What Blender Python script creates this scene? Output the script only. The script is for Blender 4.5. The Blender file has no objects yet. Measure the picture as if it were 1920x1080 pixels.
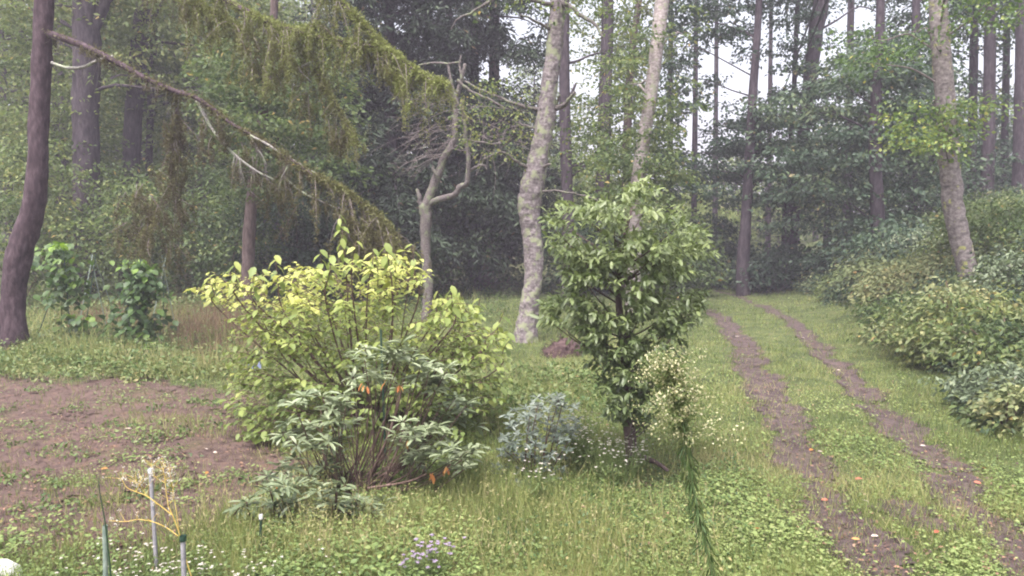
import bpy, math, random
import numpy as np
from mathutils import Vector, Matrix
from mathutils.bvhtree import BVHTree

scene = bpy.context.scene
COL = scene.collection
R = math.radians
rng = np.random.default_rng(11)
random.seed(11)

# ------------------------------------------------------------------ camera
F = 1400.0
TH = math.atan(100 / F)
CAM = np.array((0.0, 0.0, 2.2))
cd = bpy.data.cameras.new('camera')
cam = bpy.data.objects.new('camera', cd)
COL.objects.link(cam)
cd.sensor_width = 36
cd.lens = F / 1920 * 36
cd.clip_start = 0.1
cd.clip_end = 2000
cam.location = CAM
cam.rotation_euler = (R(90) - TH, 0, 0)
scene.camera = cam

# ------------------------------------------------------------------ sky, sun, exposure
SUN_EL, SUN_AZ = 64.0, 205.0        # azimuth clockwise from +Y: behind the camera, a little left
world = bpy.data.worlds.new('World')
scene.world = world
world.use_nodes = True
nt = world.node_tree
nt.nodes.clear()
sky = nt.nodes.new('ShaderNodeTexSky')
sky.sky_type = 'NISHITA'
sky.sun_disc = False
sky.sun_elevation = R(SUN_EL)
sky.sun_rotation = R(SUN_AZ)
sky.air_density = 1.0
sky.dust_density = 6.0
sky.ozone_density = 1.0
hs = nt.nodes.new('ShaderNodeHueSaturation')
hs.inputs['Saturation'].default_value = 0.32
bg = nt.nodes.new('ShaderNodeBackground')
bg.inputs['Strength'].default_value = 0.115
wo = nt.nodes.new('ShaderNodeOutputWorld')
nt.links.new(sky.outputs[0], hs.inputs['Color'])
nt.links.new(hs.outputs[0], bg.inputs['Color'])
nt.links.new(bg.outputs[0], wo.inputs['Surface'])

sd = bpy.data.lights.new('sun', 'SUN')
sd.energy = 1.5
sd.angle = R(14)
sd.color = (1.0, 0.96, 0.90)
sun = bpy.data.objects.new('sun', sd)
COL.objects.link(sun)
_e, _a = R(SUN_EL), R(SUN_AZ)
sv = Vector((math.sin(_a) * math.cos(_e), math.cos(_a) * math.cos(_e), math.sin(_e)))
sun.rotation_euler = sv.to_track_quat('Z', 'Y').to_euler()
sun.location = (0, 0, 30)

scene.view_settings.view_transform = 'Standard'
scene.view_settings.look = 'None'
scene.view_settings.exposure = 1.98
scene.view_settings.gamma = 1
scene.view_settings.use_curve_mapping = False
scene.render.engine = 'CYCLES'
scene.cycles.use_denoising = True
scene.cycles.pixel_filter_type = 'BLACKMAN_HARRIS'
scene.cycles.filter_width = 2.0
scene.cycles.max_bounces = 6
scene.cycles.diffuse_bounces = 3
scene.cycles.glossy_bounces = 2
scene.cycles.transmission_bounces = 4
scene.cycles.volume_bounces = 0
scene.cycles.transparent_max_bounces = 4
scene.cycles.caustics_reflective = False
scene.cycles.caustics_refractive = False

# ------------------------------------------------------------------ picture helpers
CT, ST = math.cos(TH), math.sin(TH)
def ray(px, py):
    px, py = np.broadcast_arrays(np.asarray(px, float), np.asarray(py, float))
    u = (px - 960) / F
    v = (540 - py) / F
    return np.stack([u, CT + v * ST, -ST + v * CT], -1)
def P(px, py, D):
    d = ray(px, py)
    return CAM + d * (np.asarray(D, float) / d[..., 1])[..., None]

RUT_D = np.array([3.0, 5.05, 6.04, 7.5, 10.6, 15.4, 19.25, 23.7, 27.5, 31, 36, 44])
RUT_L = np.array([2.20, 2.45, 2.63, 2.92, 3.67, 4.72, 5.45, 5.95, 5.9, 4.9, 1.5, -6])
RUT_R = np.array([3.35, 3.52, 3.86, 4.25, 5.00, 6.27, 7.15, 7.85, 8.2, 7.6, 5.0, -2])
def smooth(a, b, x):
    t = np.clip((x - a) / (b - a), 0, 1)
    return t * t * (3 - 2 * t)
def vnoise(x, y, s, seed=0):
    x = np.asarray(x, float) / s + seed * 17.31
    y = np.asarray(y, float) / s + seed * 9.77
    return (np.sin(x * 1.3 + 1.7 * np.sin(y * 0.9)) + np.sin(y * 1.7 + 1.3 * np.sin(x * 1.1 + 2)) + np.sin((x + y) * 0.83 + 2.1 * np.sin(x * 0.37 - y * 0.6))) / 3
def height(x, y):
    x = np.asarray(x, float); y = np.asarray(y, float)
    rr = np.interp(y, RUT_D, RUT_R); rl = np.interp(y, RUT_D, RUT_L)
    edge = np.where(y < 26, rr, np.interp(26, RUT_D, RUT_R) + (y - 26) * 0.35) + 1.25
    s = x - edge
    bank = 0.42 * np.log1p(np.exp(np.clip(s * 2.2, -30, 30))) / 2.2
    bank = np.where(bank > 2.6, 2.6 + (bank - 2.6) * 0.25, bank)
    bank *= smooth(1.0, 5.0, y)
    z = bank + 0.09 * np.maximum(y - 37, 0) * smooth(8, -4, x - 2) + 0.02 * np.maximum(y - 30, 0)
    for r_ in (rl, rr):
        z = z - 0.045 * np.exp(-((x - r_) / 0.26) ** 2) * smooth(34, 26, y)
    z = z + 0.03 * vnoise(x, y, 0.9, 1) + 0.05 * vnoise(x, y, 2.7, 2) * smooth(3, 7, y)
    return z
def G(px, py):
    """ground point under a pixel"""
    d = ray(px, py)
    t = np.full(d.shape[:-1], 2.0)
    lo = t.copy(); hi = np.full_like(t, 300.0)
    ts = np.geomspace(2, 300, 160)
    found = np.zeros(t.shape, bool)
    prev = np.full_like(t, 2.0)
    for tt in ts:
        p = CAM + d * tt
        below = p[..., 2] < height(p[..., 0], p[..., 1])
        new = below & ~found
        lo = np.where(new, prev, lo); hi = np.where(new, tt, hi)
        found |= below
        prev = np.full_like(t, tt)
    for _ in range(14):
        m = (lo + hi) / 2
        p = CAM + d * m[..., None]
        b = p[..., 2] < height(p[..., 0], p[..., 1])
        hi = np.where(b, m, hi); lo = np.where(b, lo, m)
    p = CAM + d * hi[..., None]
    return p
_TX = np.arange(-600, 2600, 25.0); _TY = np.concatenate([np.arange(500, 640, 2.0), np.arange(640, 1200, 6.0)])
_TAB = None
def G_many(px, py):
    """the same for very many pixels: interpolated in a table, set down on the terrain"""
    global _TAB
    if _TAB is None:
        a, b = np.meshgrid(_TX, _TY)
        _TAB = 1 / G(a, b)[..., 1]
    fx = np.clip((px - _TX[0]) / 25.0, 0, len(_TX) - 1.001); ix = fx.astype(int); fx = fx - ix
    fy = np.clip(np.interp(py, _TY, np.arange(len(_TY))), 0, len(_TY) - 1.001); iy = fy.astype(int); fy = fy - iy
    D = 1 / ((_TAB[iy, ix] * (1 - fx) + _TAB[iy, ix + 1] * fx) * (1 - fy) + (_TAB[iy + 1, ix] * (1 - fx) + _TAB[iy + 1, ix + 1] * fx) * fy)
    p = P(px, py, D)
    p[:, 2] = height(p[:, 0], p[:, 1])
    return p
def ground(x, y):
    return np.array((float(x), float(y), float(height(x, y))))
def in_poly(px, py, poly):
    inside = np.zeros(np.shape(px), bool)
    n = len(poly); j = n - 1
    for i in range(n):
        xi, yi = poly[i]; xj, yj = poly[j]
        c = ((yi > py) != (yj > py)) & (px < (xj - xi) * (py - yi) / (yj - yi + 1e-9) + xi)
        inside ^= c
        j = i
    return inside
def sample_poly(poly, n):
    poly = list(poly)
    xs = [p[0] for p in poly]; ys = [p[1] for p in poly]
    ox, oy = [], []
    got = 0
    while got < n:
        x = rng.uniform(min(xs), max(xs), n * 3); y = rng.uniform(min(ys), max(ys), n * 3)
        k = in_poly(x, y, poly)
        ox.append(x[k]); oy.append(y[k]); got += k.sum()
    return np.concatenate(ox)[:n], np.concatenate(oy)[:n]

# ------------------------------------------------------------------ materials
def new_mat(name):
    m = bpy.data.materials.new(name)
    m.use_nodes = True
    m.node_tree.nodes.clear()
    return m, m.node_tree.nodes, m.node_tree.links
def ramp(nodes, stops):
    r_ = nodes.new('ShaderNodeValToRGB')
    el = r_.color_ramp.elements
    while len(el) < len(stops): el.new(0.5)
    for e, (p, c) in zip(el, stops):
        e.position = p; e.color = (*c, 1)
    return r_
def leaf_mat(name, cols, trans=0.35, rough=0.5, spec=0.35, rnd=False):
    m, N, L = new_mat(name)
    at = N.new('ShaderNodeAttribute'); at.attribute_name = 'tint'
    fac = at.outputs['Fac']
    if rnd:
        oi = N.new('ShaderNodeObjectInfo')
        ad = N.new('ShaderNodeMath'); ad.operation = 'MULTIPLY_ADD'
        L.new(oi.outputs['Random'], ad.inputs[0]); ad.inputs[1].default_value = 0.12
        L.new(fac, ad.inputs[2]); fac = ad.outputs[0]
    n = len(cols)
    rp = ramp(N, [(i / (n - 1), c) for i, c in enumerate(cols)])
    L.new(fac, rp.inputs[0])
    pb = N.new('ShaderNodeBsdfPrincipled')
    pb.inputs['Roughness'].default_value = rough
    pb.inputs['Specular IOR Level'].default_value = spec
    L.new(rp.outputs[0], pb.inputs['Base Color'])
    tr = N.new('ShaderNodeBsdfTranslucent')
    hv = N.new('ShaderNodeHueSaturation'); hv.inputs['Value'].default_value = 1.25; hv.inputs['Saturation'].default_value = 1.1
    L.new(rp.outputs[0], hv.inputs['Color']); L.new(hv.outputs[0], tr.inputs['Color'])
    mx = N.new('ShaderNodeMixShader'); mx.inputs[0].default_value = trans
    L.new(pb.outputs[0], mx.inputs[1]); L.new(tr.outputs[0], mx.inputs[2])
    o = N.new('ShaderNodeOutputMaterial'); L.new(mx.outputs[0], o.inputs['Surface'])
    return m
def bark_mat(name, c_dark, c_mid, c_light, lichen=None, lich_amt=0.5, scale=6.0, stretch=0.25, bump=0.6, ring=0.0):
    m, N, L = new_mat(name)
    tc = N.new('ShaderNodeTexCoord')
    mp = N.new('ShaderNodeMapping'); mp.inputs['Scale'].default_value = (1, 1, stretch)
    L.new(tc.outputs['Object'], mp.inputs['Vector'])
    n1 = N.new('ShaderNodeTexNoise'); n1.inputs['Scale'].default_value = scale * 3; n1.inputs['Detail'].default_value = 6; n1.inputs['Roughness'].default_value = 0.65
    L.new(mp.outputs[0], n1.inputs['Vector'])
    rp = ramp(N, [(0.32, c_dark), (0.5, c_mid), (0.68, c_light)])
    L.new(n1.outputs['Fac'], rp.inputs[0])
    col = rp.outputs[0]
    if ring:
        mp2 = N.new('ShaderNodeMapping'); mp2.inputs['Scale'].default_value = (1.0, 1.0, 3.5)
        L.new(tc.outputs['Object'], mp2.inputs['Vector'])
        n3 = N.new('ShaderNodeTexNoise'); n3.inputs['Scale'].default_value = 4.0; n3.inputs['Detail'].default_value = 3
        L.new(mp2.outputs[0], n3.inputs['Vector'])
        r3 = ramp(N, [(0.36, (ring,) * 3), (0.45, (1, 1, 1))])
        L.new(n3.outputs['Fac'], r3.inputs[0])
        mu = N.new('ShaderNodeMix'); mu.data_type = 'RGBA'; mu.blend_type = 'MULTIPLY'; mu.inputs[0].default_value = 1
        L.new(col, mu.inputs[6]); L.new(r3.outputs[0], mu.inputs[7]); col = mu.outputs[2]
    if lichen:
        n2 = N.new('ShaderNodeTexNoise'); n2.inputs['Scale'].default_value = 5.5; n2.inputs['Detail'].default_value = 5; n2.inputs['Roughness'].default_value = 0.6
        L.new(tc.outputs['Object'], n2.inputs['Vector'])
        r2 = ramp(N, [(0.62 - 0.25 * lich_amt, (0, 0, 0)), (0.70 - 0.25 * lich_amt, (1, 1, 1))])
        L.new(n2.outputs['Fac'], r2.inputs[0])
        mx = N.new('ShaderNodeMix'); mx.data_type = 'RGBA'
        L.new(r2.outputs[0], mx.inputs[0]); L.new(col, mx.inputs[6]); mx.inputs[7].default_value = (*lichen, 1)
        col = mx.outputs[2]
    pb = N.new('ShaderNodeBsdfPrincipled'); pb.inputs['Roughness'].default_value = 0.85; pb.inputs['Specular IOR Level'].default_value = 0.2
    L.new(col, pb.inputs['Base Color'])
    bp = N.new('ShaderNodeBump'); bp.inputs['Strength'].default_value = bump; bp.inputs['Distance'].default_value = 0.03
    L.new(n1.outputs['Fac'], bp.inputs['Height']); L.new(bp.outputs[0], pb.inputs['Normal'])
    o = N.new('ShaderNodeOutputMaterial'); L.new(pb.outputs[0], o.inputs['Surface'])
    return m
def plain_mat(name, c0, c1=None, rough=0.6, scale=20, spec=0.3, metal=0.0):
    m, N, L = new_mat(name)
    tc = N.new('ShaderNodeTexCoord')
    n1 = N.new('ShaderNodeTexNoise'); n1.inputs['Scale'].default_value = scale; n1.inputs['Detail'].default_value = 5
    L.new(tc.outputs['Object'], n1.inputs['Vector'])
    rp = ramp(N, [(0.35, c0), (0.65, c1 or c0)])
    L.new(n1.outputs['Fac'], rp.inputs[0])
    pb = N.new('ShaderNodeBsdfPrincipled'); pb.inputs['Roughness'].default_value = rough; pb.inputs['Specular IOR Level'].default_value = spec
    pb.inputs['Metallic'].default_value = metal
    L.new(rp.outputs[0], pb.inputs['Base Color'])
    bp = N.new('ShaderNodeBump'); bp.inputs['Strength'].default_value = 0.3; bp.inputs['Distance'].default_value = 0.01
    L.new(n1.outputs['Fac'], bp.inputs['Height']); L.new(bp.outputs[0], pb.inputs['Normal'])
    o = N.new('ShaderNodeOutputMaterial'); L.new(pb.outputs[0], o.inputs['Surface'])
    return m

# ------------------------------------------------------------------ mesh helpers
BASE = {}
def make_mesh(name, v, t, mat, tint=None, smooth=False):
    v = np.ascontiguousarray(v, np.float32); t = np.ascontiguousarray(t, np.int32)
    me = bpy.data.meshes.new(name)
    me.vertices.add(len(v)); me.vertices.foreach_set('co', v.ravel())
    me.loops.add(t.size); me.loops.foreach_set('vertex_index', t.ravel())
    me.polygons.add(len(t))
    me.polygons.foreach_set('loop_start', np.arange(0, t.size, t.shape[1], dtype=np.int32))
    if smooth:
        me.polygons.foreach_set('use_smooth', np.ones(len(t), bool))
    me.update(calc_edges=True)
    if tint is not None:
        a = me.attributes.new('tint', 'FLOAT', 'POINT')
        a.data.foreach_set('value', np.ascontiguousarray(tint, np.float32))
    me.materials.append(mat)
    return me
class MB:
    def __init__(s): s.v = []; s.t = []; s.c = []; s.n = 0
    def add(s, v, t, c=0.5):
        v = np.asarray(v, float); t = np.asarray(t)
        s.v.append(v); s.t.append(t + s.n); s.n += len(v)
        s.c.append(np.broadcast_to(np.asarray(c, float), (len(v),)))
    def arrays(s):
        return np.concatenate(s.v), np.concatenate(s.t), np.concatenate(s.c)
    def build(s, name, mat, parent=None, smooth=False, kind=None, label=None):
        if not s.v: return None
        v, t, c = s.arrays()
        b = BASE[parent.name] if parent is not None else v.mean(0) * 0
        me = make_mesh(name, v - b, t, mat, c, smooth)
        o = bpy.data.objects.new(name, me); COL.objects.link(o)
        if parent is not None:
            o.parent = parent; BASE[o.name] = b
        if kind: o['kind'] = kind
        if label: o['label'] = label
        return o
def thing(name, label, cat, base, group=None):
    o = bpy.data.objects.new(name, None); COL.objects.link(o)
    o.empty_display_size = 0.2
    o.location = base; o['label'] = label; o['category'] = cat
    if group: o['group'] = group
    BASE[o.name] = np.asarray(base, float)
    return o
def catmull(p, n):
    p = np.asarray(p, float)
    q = np.vstack([2 * p[0] - p[1], p, 2 * p[-1] - p[-2]])
    out = []
    for i in range(1, len(q) - 2):
        t = np.linspace(0, 1, n, endpoint=False)[:, None]
        a, b, c, d = q[i - 1], q[i], q[i + 1], q[i + 2]
        out.append(0.5 * (2 * b + (c - a) * t + (2 * a - 5 * b + 4 * c - d) * t ** 2 + (3 * b - 3 * c + d - a) * t ** 3))
    out.append(p[-1:])
    return np.vstack(out)
def tube(pts, rad, sides=7, sub=4, wob=0.0, jit=0.0):
    """tapered tube along a smoothed polyline"""
    pts = np.asarray(pts, float)
    rad = np.broadcast_to(np.asarray(rad, float), (len(pts),)) if np.ndim(rad) == 0 or len(np.atleast_1d(rad)) == len(pts) else np.linspace(rad[0], rad[-1], len(pts))
    pr = np.hstack([pts, np.asarray(rad)[:, None]])
    pr = catmull(pr, sub) if len(pts) > 1 and sub > 1 else pr
    c, r_ = pr[:, :3], np.maximum(pr[:, 3], 1e-4)
    n = len(c)
    if jit:
        c = c + rng.normal(0, jit, c.shape) * np.sin(np.linspace(0, math.pi, n))[:, None]
    T = np.gradient(c, axis=0); T /= np.linalg.norm(T, axis=1, keepdims=True) + 1e-9
    ref = np.array((0.31, 0.95, 0.05)) if abs(T[:, 2]).mean() > 0.6 else np.array((0.05, 0.1, 1.0))
    A = np.cross(T, ref); A /= np.linalg.norm(A, axis=1, keepdims=True) + 1e-9
    B = np.cross(T, A)
    an = np.linspace(0, 2 * math.pi, sides, endpoint=False)
    rr = r_[:, None] * (1 + (wob * rng.normal(0, 1, (n, sides)) if wob else 0))
    v = c[:, None] + rr[..., None] * (np.cos(an)[None, :, None] * A[:, None] + np.sin(an)[None, :, None] * B[:, None])
    v = v.reshape(-1, 3)
    i = np.arange(n - 1)[:, None] * sides; j = np.arange(sides)[None]; k = (j + 1) % sides
    a, b, d, e = i + j, i + k, i + sides + j, i + sides + k
    t = np.concatenate([np.stack([a, b, e], -1).reshape(-1, 3), np.stack([a, e, d], -1).reshape(-1, 3)])
    tip = len(v)
    v = np.vstack([v, c[-1:] + T[-1:] * r_[-1] * 0.5])
    jj = np.arange(sides)
    t = np.vstack([t, np.stack([(n - 1) * sides + jj, (n - 1) * sides + (jj + 1) % sides, np.full(sides, tip)], -1)])
    return v, t

# leaf templates: x along the leaf, y across, z up; triangles
TPL = {
 'diamond': (np.array([(0, 0, 0), (.45, .5, .06), (1, 0, -.10), (.45, -.5, .06)]), np.array([(0, 2, 1), (0, 3, 2)])),
 'oval': (np.array([(0, 0, 0), (.22, .38, .05), (.58, .46, .02), (1, 0, -.20), (.58, -.46, .02), (.22, -.38, .05), (.5, 0, -.03)]),
          np.array([(0, 6, 1), (1, 6, 2), (2, 6, 3), (3, 6, 4), (4, 6, 5), (5, 6, 0)])),
 'lance': (np.array([(0, 0, 0), (.3, .40, .05), (.7, .42, .0), (1, 0, -.13), (.7, -.42, .0), (.3, -.40, .05), (.5, 0, -.03)]),
           np.array([(0, 6, 1), (1, 6, 2), (2, 6, 3), (3, 6, 4), (4, 6, 5), (5, 6, 0)])),
 'blade': (np.array([(0, .5, 0), (0, -.5, 0), (.55, .35, .0), (.55, -.35, .0), (1, 0, -.12)]), np.array([(0, 1, 3), (0, 3, 2), (2, 3, 4)])),
 'tri': (np.array([(0, .5, 0), (0, -.5, 0), (1, 0, 0)]), np.array([(0, 1, 2)])),
}
def unit(a):
    return a / (np.linalg.norm(a, axis=-1, keepdims=True) + 1e-9)
def leaf_frames(axis, normal):
    a = unit(axis); s = unit(np.cross(normal, a)); n = np.cross(a, s)
    return a, s, n
def leaf_verts(c, axis, normal, L, W, shape):
    a, s, n = leaf_frames(axis, normal)
    tv, tt = TPL[shape]
    L = np.broadcast_to(np.asarray(L, float), (len(c),))[:, None, None]; W = np.broadcast_to(np.asarray(W, float), (len(c),))[:, None, None]
    v = c[:, None] + tv[None, :, 0:1] * L * a[:, None] + tv[None, :, 1:2] * W * s[:, None] + tv[None, :, 2:3] * L * n[:, None]
    t = tt[None] + (np.arange(len(c)) * len(tv))[:, None, None]
    return v.reshape(-1, 3), t.reshape(-1, 3), len(tv)
def add_leaves(mb, c, axis, normal, L, W, tint, shape='diamond'):
    v, t, k = leaf_verts(c, axis, normal, L, W, shape)
    mb.add(v, t, np.repeat(np.broadcast_to(np.asarray(tint, float), (len(c),)), k))
def sprays(mb, cen, rad, n, L, W, tint=0.5, droop=0.3, flat=0.15, nz=0.55, shape='diamond', tvar=0.14, tilt=None):
    """flat drooping leaf sprays round the centres"""
    cen = np.asarray(cen, float); S = len(cen)
    if S == 0: return
    rad = np.broadcast_to(np.asarray(rad, float), (S,)); tint = np.broadcast_to(np.asarray(tint, float), (S,))
    th = rng.uniform(0, 2 * math.pi, (S, n)); u = np.sqrt(rng.uniform(0.02, 1, (S, n)))
    d = np.stack([np.cos(th), np.sin(th), np.zeros_like(th)], -1)
    p = cen[:, None] + d * (u * rad[:, None])[..., None]
    tl = rng.normal(0, 0.22, (S, 1, 2)) if tilt is None else np.broadcast_to(tilt, (S, 1, 2))
    p[..., 2] += (d[..., 0] * tl[..., 0] + d[..., 1] * tl[..., 1]) * u * rad[:, None] - droop * rad[:, None] * u ** 2 + rng.normal(0, 1, (S, n)) * flat * rad[:, None]
    ax = d + rng.normal(0, 0.55, d.shape); ax[..., 2] += -0.35 - 0.5 * droop
    no = rng.normal(0, nz, d.shape); no[..., 2] += 1
    k = S * n
    add_leaves(mb, p.reshape(k, 3), ax.reshape(k, 3), no.reshape(k, 3), L * rng.uniform(.7, 1.3, k), W * rng.uniform(.7, 1.3, k),
               np.where(rng.uniform(0, 1, k) < .008, 1.0, .8 * np.clip(np.repeat(tint, n) + rng.normal(0, tvar, k), 0, 1)), shape)

# ------------------------------------------------------------------ the materials of this place
M = {}
M['grass'] = leaf_mat('grass_blades', [(.055, .082, .026), (.125, .168, .052), (.215, .245, .082), (.31, .30, .125), (.38, .32, .19)], .3, .6, .25)
M['cover'] = leaf_mat('ground_cover_leaves', [(.055, .09, .032), (.135, .19, .062), (.235, .285, .10), (.36, .36, .18)], .3, .55, .3)
M['dry'] = leaf_mat('dry_grass', [(.12, .075, .055), (.20, .13, .09), (.28, .21, .14)], .2, .8, .1)
M['litter'] = leaf_mat('fallen_leaves', [(.07, .042, .03), (.17, .10, .07), (.28, .165, .11), (.38, .28, .22)], .15, .7, .2)
M['yellow'] = leaf_mat('yellow_green_leaves', [(.055, .085, .028), (.125, .175, .055), (.25, .30, .09), (.45, .46, .15)], .4, .5, .35, rnd=True)
M['rhodo'] = leaf_mat('leathery_grey_green_leaves', [(.046, .066, .030), (.098, .128, .064), (.19, .225, .13), (.33, .36, .24)], .15, .38, .6, rnd=True)
M['azalea'] = leaf_mat('blue_grey_leaves', [(.045, .06, .046), (.085, .108, .085), (.145, .17, .14), (.23, .245, .21)], .15, .45, .5, rnd=True)
M['sapling'] = leaf_mat('glossy_green_leaves', [(.034, .050, .020), (.068, .096, .036), (.125, .160, .062), (.23, .27, .11)], .3, .45, .5, rnd=True)
M['orange'] = leaf_mat('orange_dead_leaves', [(.36, .13, .045), (.44, .21, .07), (.5, .30, .12)], .3, .6, .3, rnd=True)
M['red'] = leaf_mat('red_dead_leaves', [(.38, .07, .05), (.42, .12, .08), (.42, .18, .12)], .25, .6, .3, rnd=True)
M['pale'] = leaf_mat('pale_dead_leaves', [(.32, .24, .20), (.42, .34, .30), (.50, .43, .40)], .2, .6, .3, rnd=True)
M['larch'] = leaf_mat('larch_needles', [(.070, .055, .030), (.115, .105, .046), (.16, .17, .058), (.24, .27, .085)], .25, .6, .25)
M['fir'] = leaf_mat('fir_needles', [(.012, .022, .014), (.022, .036, .020), (.038, .06, .028), (.08, .115, .045), (.13, .09, .05)], .15, .55, .3)
M['broad'] = leaf_mat('mid_green_leaves', [(.035, .058, .024), (.070, .105, .038), (.12, .16, .055), (.22, .24, .085), (.36, .27, .10)], .4, .55, .3)
M['blue'] = leaf_mat('blue_green_leaves', [(.024, .045, .030), (.045, .075, .045), (.075, .115, .065), (.15, .19, .09), (.26, .21, .10)], .35, .5, .35)
M['maple'] = leaf_mat('fresh_green_leaves', [(.05, .085, .03), (.085, .14, .045), (.13, .19, .06), (.26, .30, .08), (.40, .36, .09)], .4, .5, .3)
M['far'] = leaf_mat('far_leaves', [(.05, .07, .035), (.09, .12, .05), (.15, .19, .07), (.25, .29, .11), (.34, .32, .13)], .4, .6, .2)
M['bank'] = leaf_mat('bank_leaves', [(.055, .075, .032), (.105, .135, .055), (.18, .205, .095), (.29, .295, .14), (.42, .27, .12)], .3, .55, .3)
M['silver'] = leaf_mat('silvery_leaves', [(.075, .10, .058), (.14, .175, .10), (.22, .255, .16), (.33, .355, .25), (.46, .45, .36)], .25, .5, .35)
M['bean'] = leaf_mat('bean_leaves', [(.025, .05, .018), (.05, .095, .028), (.09, .15, .04), (.22, .34, .05)], .35, .45, .4, rnd=True)
M['weed'] = leaf_mat('weed_leaves', [(.04, .075, .03), (.075, .125, .04), (.13, .175, .06), (.2, .22, .09), (.32, .26, .12)], .3, .5, .3)
M['cream'] = leaf_mat('cream_flowers', [(.36, .33, .18), (.52, .48, .29), (.62, .58, .42)], .3, .7, .2)
M['white_fl'] = leaf_mat('white_flowers', [(.36, .32, .27), (.48, .44, .39), (.60, .56, .53)], .25, .7, .2)
M['purple_fl'] = leaf_mat('purple_flowers', [(.19, .14, .22), (.27, .21, .30), (.36, .30, .38)], .3, .7, .2)
M['larch_bark'] = bark_mat('larch_bark', (.026, .016, .021), (.058, .037, .046), (.105, .074, .086), scale=5, stretch=.35, bump=.9)
M['dark_bark'] = bark_mat('dark_bark', (.024, .018, .023), (.050, .038, .047), (.085, .068, .078), scale=4, stretch=.3, bump=.8)
M['brown_bark'] = bark_mat('red_brown_bark', (.05, .033, .032), (.10, .07, .068), (.16, .12, .115), scale=5, stretch=.3, bump=.7)
M['birch_bark'] = bark_mat('lichened_birch_bark', (.080, .064, .068), (.19, .158, .165), (.33, .285, .295), lichen=(.25, .26, .17), lich_amt=.42, scale=5, stretch=1.2, bump=1.0, ring=.6)
M['pale_birch'] = bark_mat('pale_birch_bark', (.16, .125, .12), (.30, .25, .25), (.45, .39, .39), lichen=(.26, .26, .19), lich_amt=.35, scale=4, stretch=1.5, bump=.4, ring=.75)
M['right_bark'] = bark_mat('grey_birch_bark', (.095, .078, .078), (.20, .168, .168), (.33, .285, .28), lichen=(.34, .34, .12), lich_amt=.14, scale=4, stretch=1.2, bump=.5, ring=.72)
M['lichen_twig'] = bark_mat('lichened_twig_bark', (.055, .045, .046), (.12, .10, .10), (.20, .175, .17), lichen=(.17, .18, .12), lich_amt=.35, scale=9, stretch=1, bump=.5)
M['pale_twig'] = bark_mat('pale_lichen_twig', (.14, .12, .12), (.26, .24, .23), (.40, .38, .35), lichen=(.32, .34, .25), lich_amt=.45, scale=9, stretch=1, bump=.5)
M['twig'] = bark_mat('thin_twig_bark', (.09, .07, .07), (.16, .13, .13), (.24, .20, .20), scale=12, bump=.3)
M['stem'] = bark_mat('red_brown_stem', (.055, .035, .03), (.11, .07, .06), (.20, .14, .12), scale=14, stretch=.4, bump=.4)
M['green_stem'] = bark_mat('green_stem', (.05, .07, .025), (.09, .12, .04), (.15, .17, .07), scale=14, stretch=.4, bump=.3)
M['straw_stem'] = bark_mat('straw_yellow_stem', (.36, .24, .06), (.50, .36, .10), (.60, .46, .18), scale=14, stretch=.4, bump=.3)

# ------------------------------------------------------------------ ground
def ground_mat():
    m, N, L = new_mat('ground_soil_and_thatch')
    tc = N.new('ShaderNodeTexCoord')
    def noise(s, d=6, r_=.6):
        n = N.new('ShaderNodeTexNoise'); n.inputs['Scale'].default_value = s; n.inputs['Detail'].default_value = d; n.inputs['Roughness'].default_value = r_
        L.new(tc.outputs['Object'], n.inputs['Vector']); return n.outputs['Fac']
    ms = ramp(N, [(.52, (0, 0, 0)), (.66, (.45, .45, .45))]); L.new(noise(1.7, 7, .7), ms.inputs[0])
    g = ramp(N, [(.30, (.040, .048, .020)), (.48, (.072, .090, .034)), (.62, (.105, .115, .045)), (.78, (.13, .105, .058))])
    L.new(noise(2.2), g.inputs[0])
    s = ramp(N, [(.28, (.040, .025, .023)), (.46, (.088, .058, .053)), (.56, (.120, .080, .071)), (.66, (.14, .085, .062)), (.78, (.17, .128, .115))])
    L.new(noise(7.0, 10, .72), s.inputs[0])
    smx = N.new('ShaderNodeMix'); smx.data_type = 'RGBA'; L.new(ms.outputs[0], smx.inputs[0]); L.new(s.outputs[0], smx.inputs[6]); smx.inputs[7].default_value = (.098, .088, .042, 1)
    at = N.new('ShaderNodeAttribute'); at.attribute_name = 'tint'
    ad = N.new('ShaderNodeMath'); ad.operation = 'ADD'; L.new(at.outputs['Fac'], ad.inputs[0])
    mm = N.new('ShaderNodeMath'); mm.operation = 'MULTIPLY_ADD'; L.new(noise(3.0, 8, .7), mm.inputs[0]); mm.inputs[1].default_value = 1.6; mm.inputs[2].default_value = -.8
    L.new(mm.outputs[0], ad.inputs[1])
    cl = ramp(N, [(.35, (0, 0, 0)), (.62, (1, 1, 1))]); L.new(ad.outputs[0], cl.inputs[0])
    mx = N.new('ShaderNodeMix'); mx.data_type = 'RGBA'
    L.new(cl.outputs[0], mx.inputs[0]); L.new(g.outputs[0], mx.inputs[6]); L.new(smx.outputs[2], mx.inputs[7])
    pb = N.new('ShaderNodeBsdfPrincipled'); pb.inputs['Roughness'].default_value = .9; pb.inputs['Specular IOR Level'].default_value = .15
    L.new(mx.outputs[2], pb.inputs['Base Color'])
    bp = N.new('ShaderNodeBump'); bp.inputs['Strength'].default_value = .9; bp.inputs['Distance'].default_value = .04
    L.new(noise(16, 8, .7), bp.inputs['Height']); L.new(bp.outputs[0], pb.inputs['Normal'])
    o = N.new('ShaderNodeOutputMaterial'); L.new(pb.outputs[0], o.inputs['Surface'])
    return m
M['ground'] = ground_mat()
M['rut_earth'] = ground_mat()
M['rut_earth'].name = 'packed_grey_rut_earth'
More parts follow.
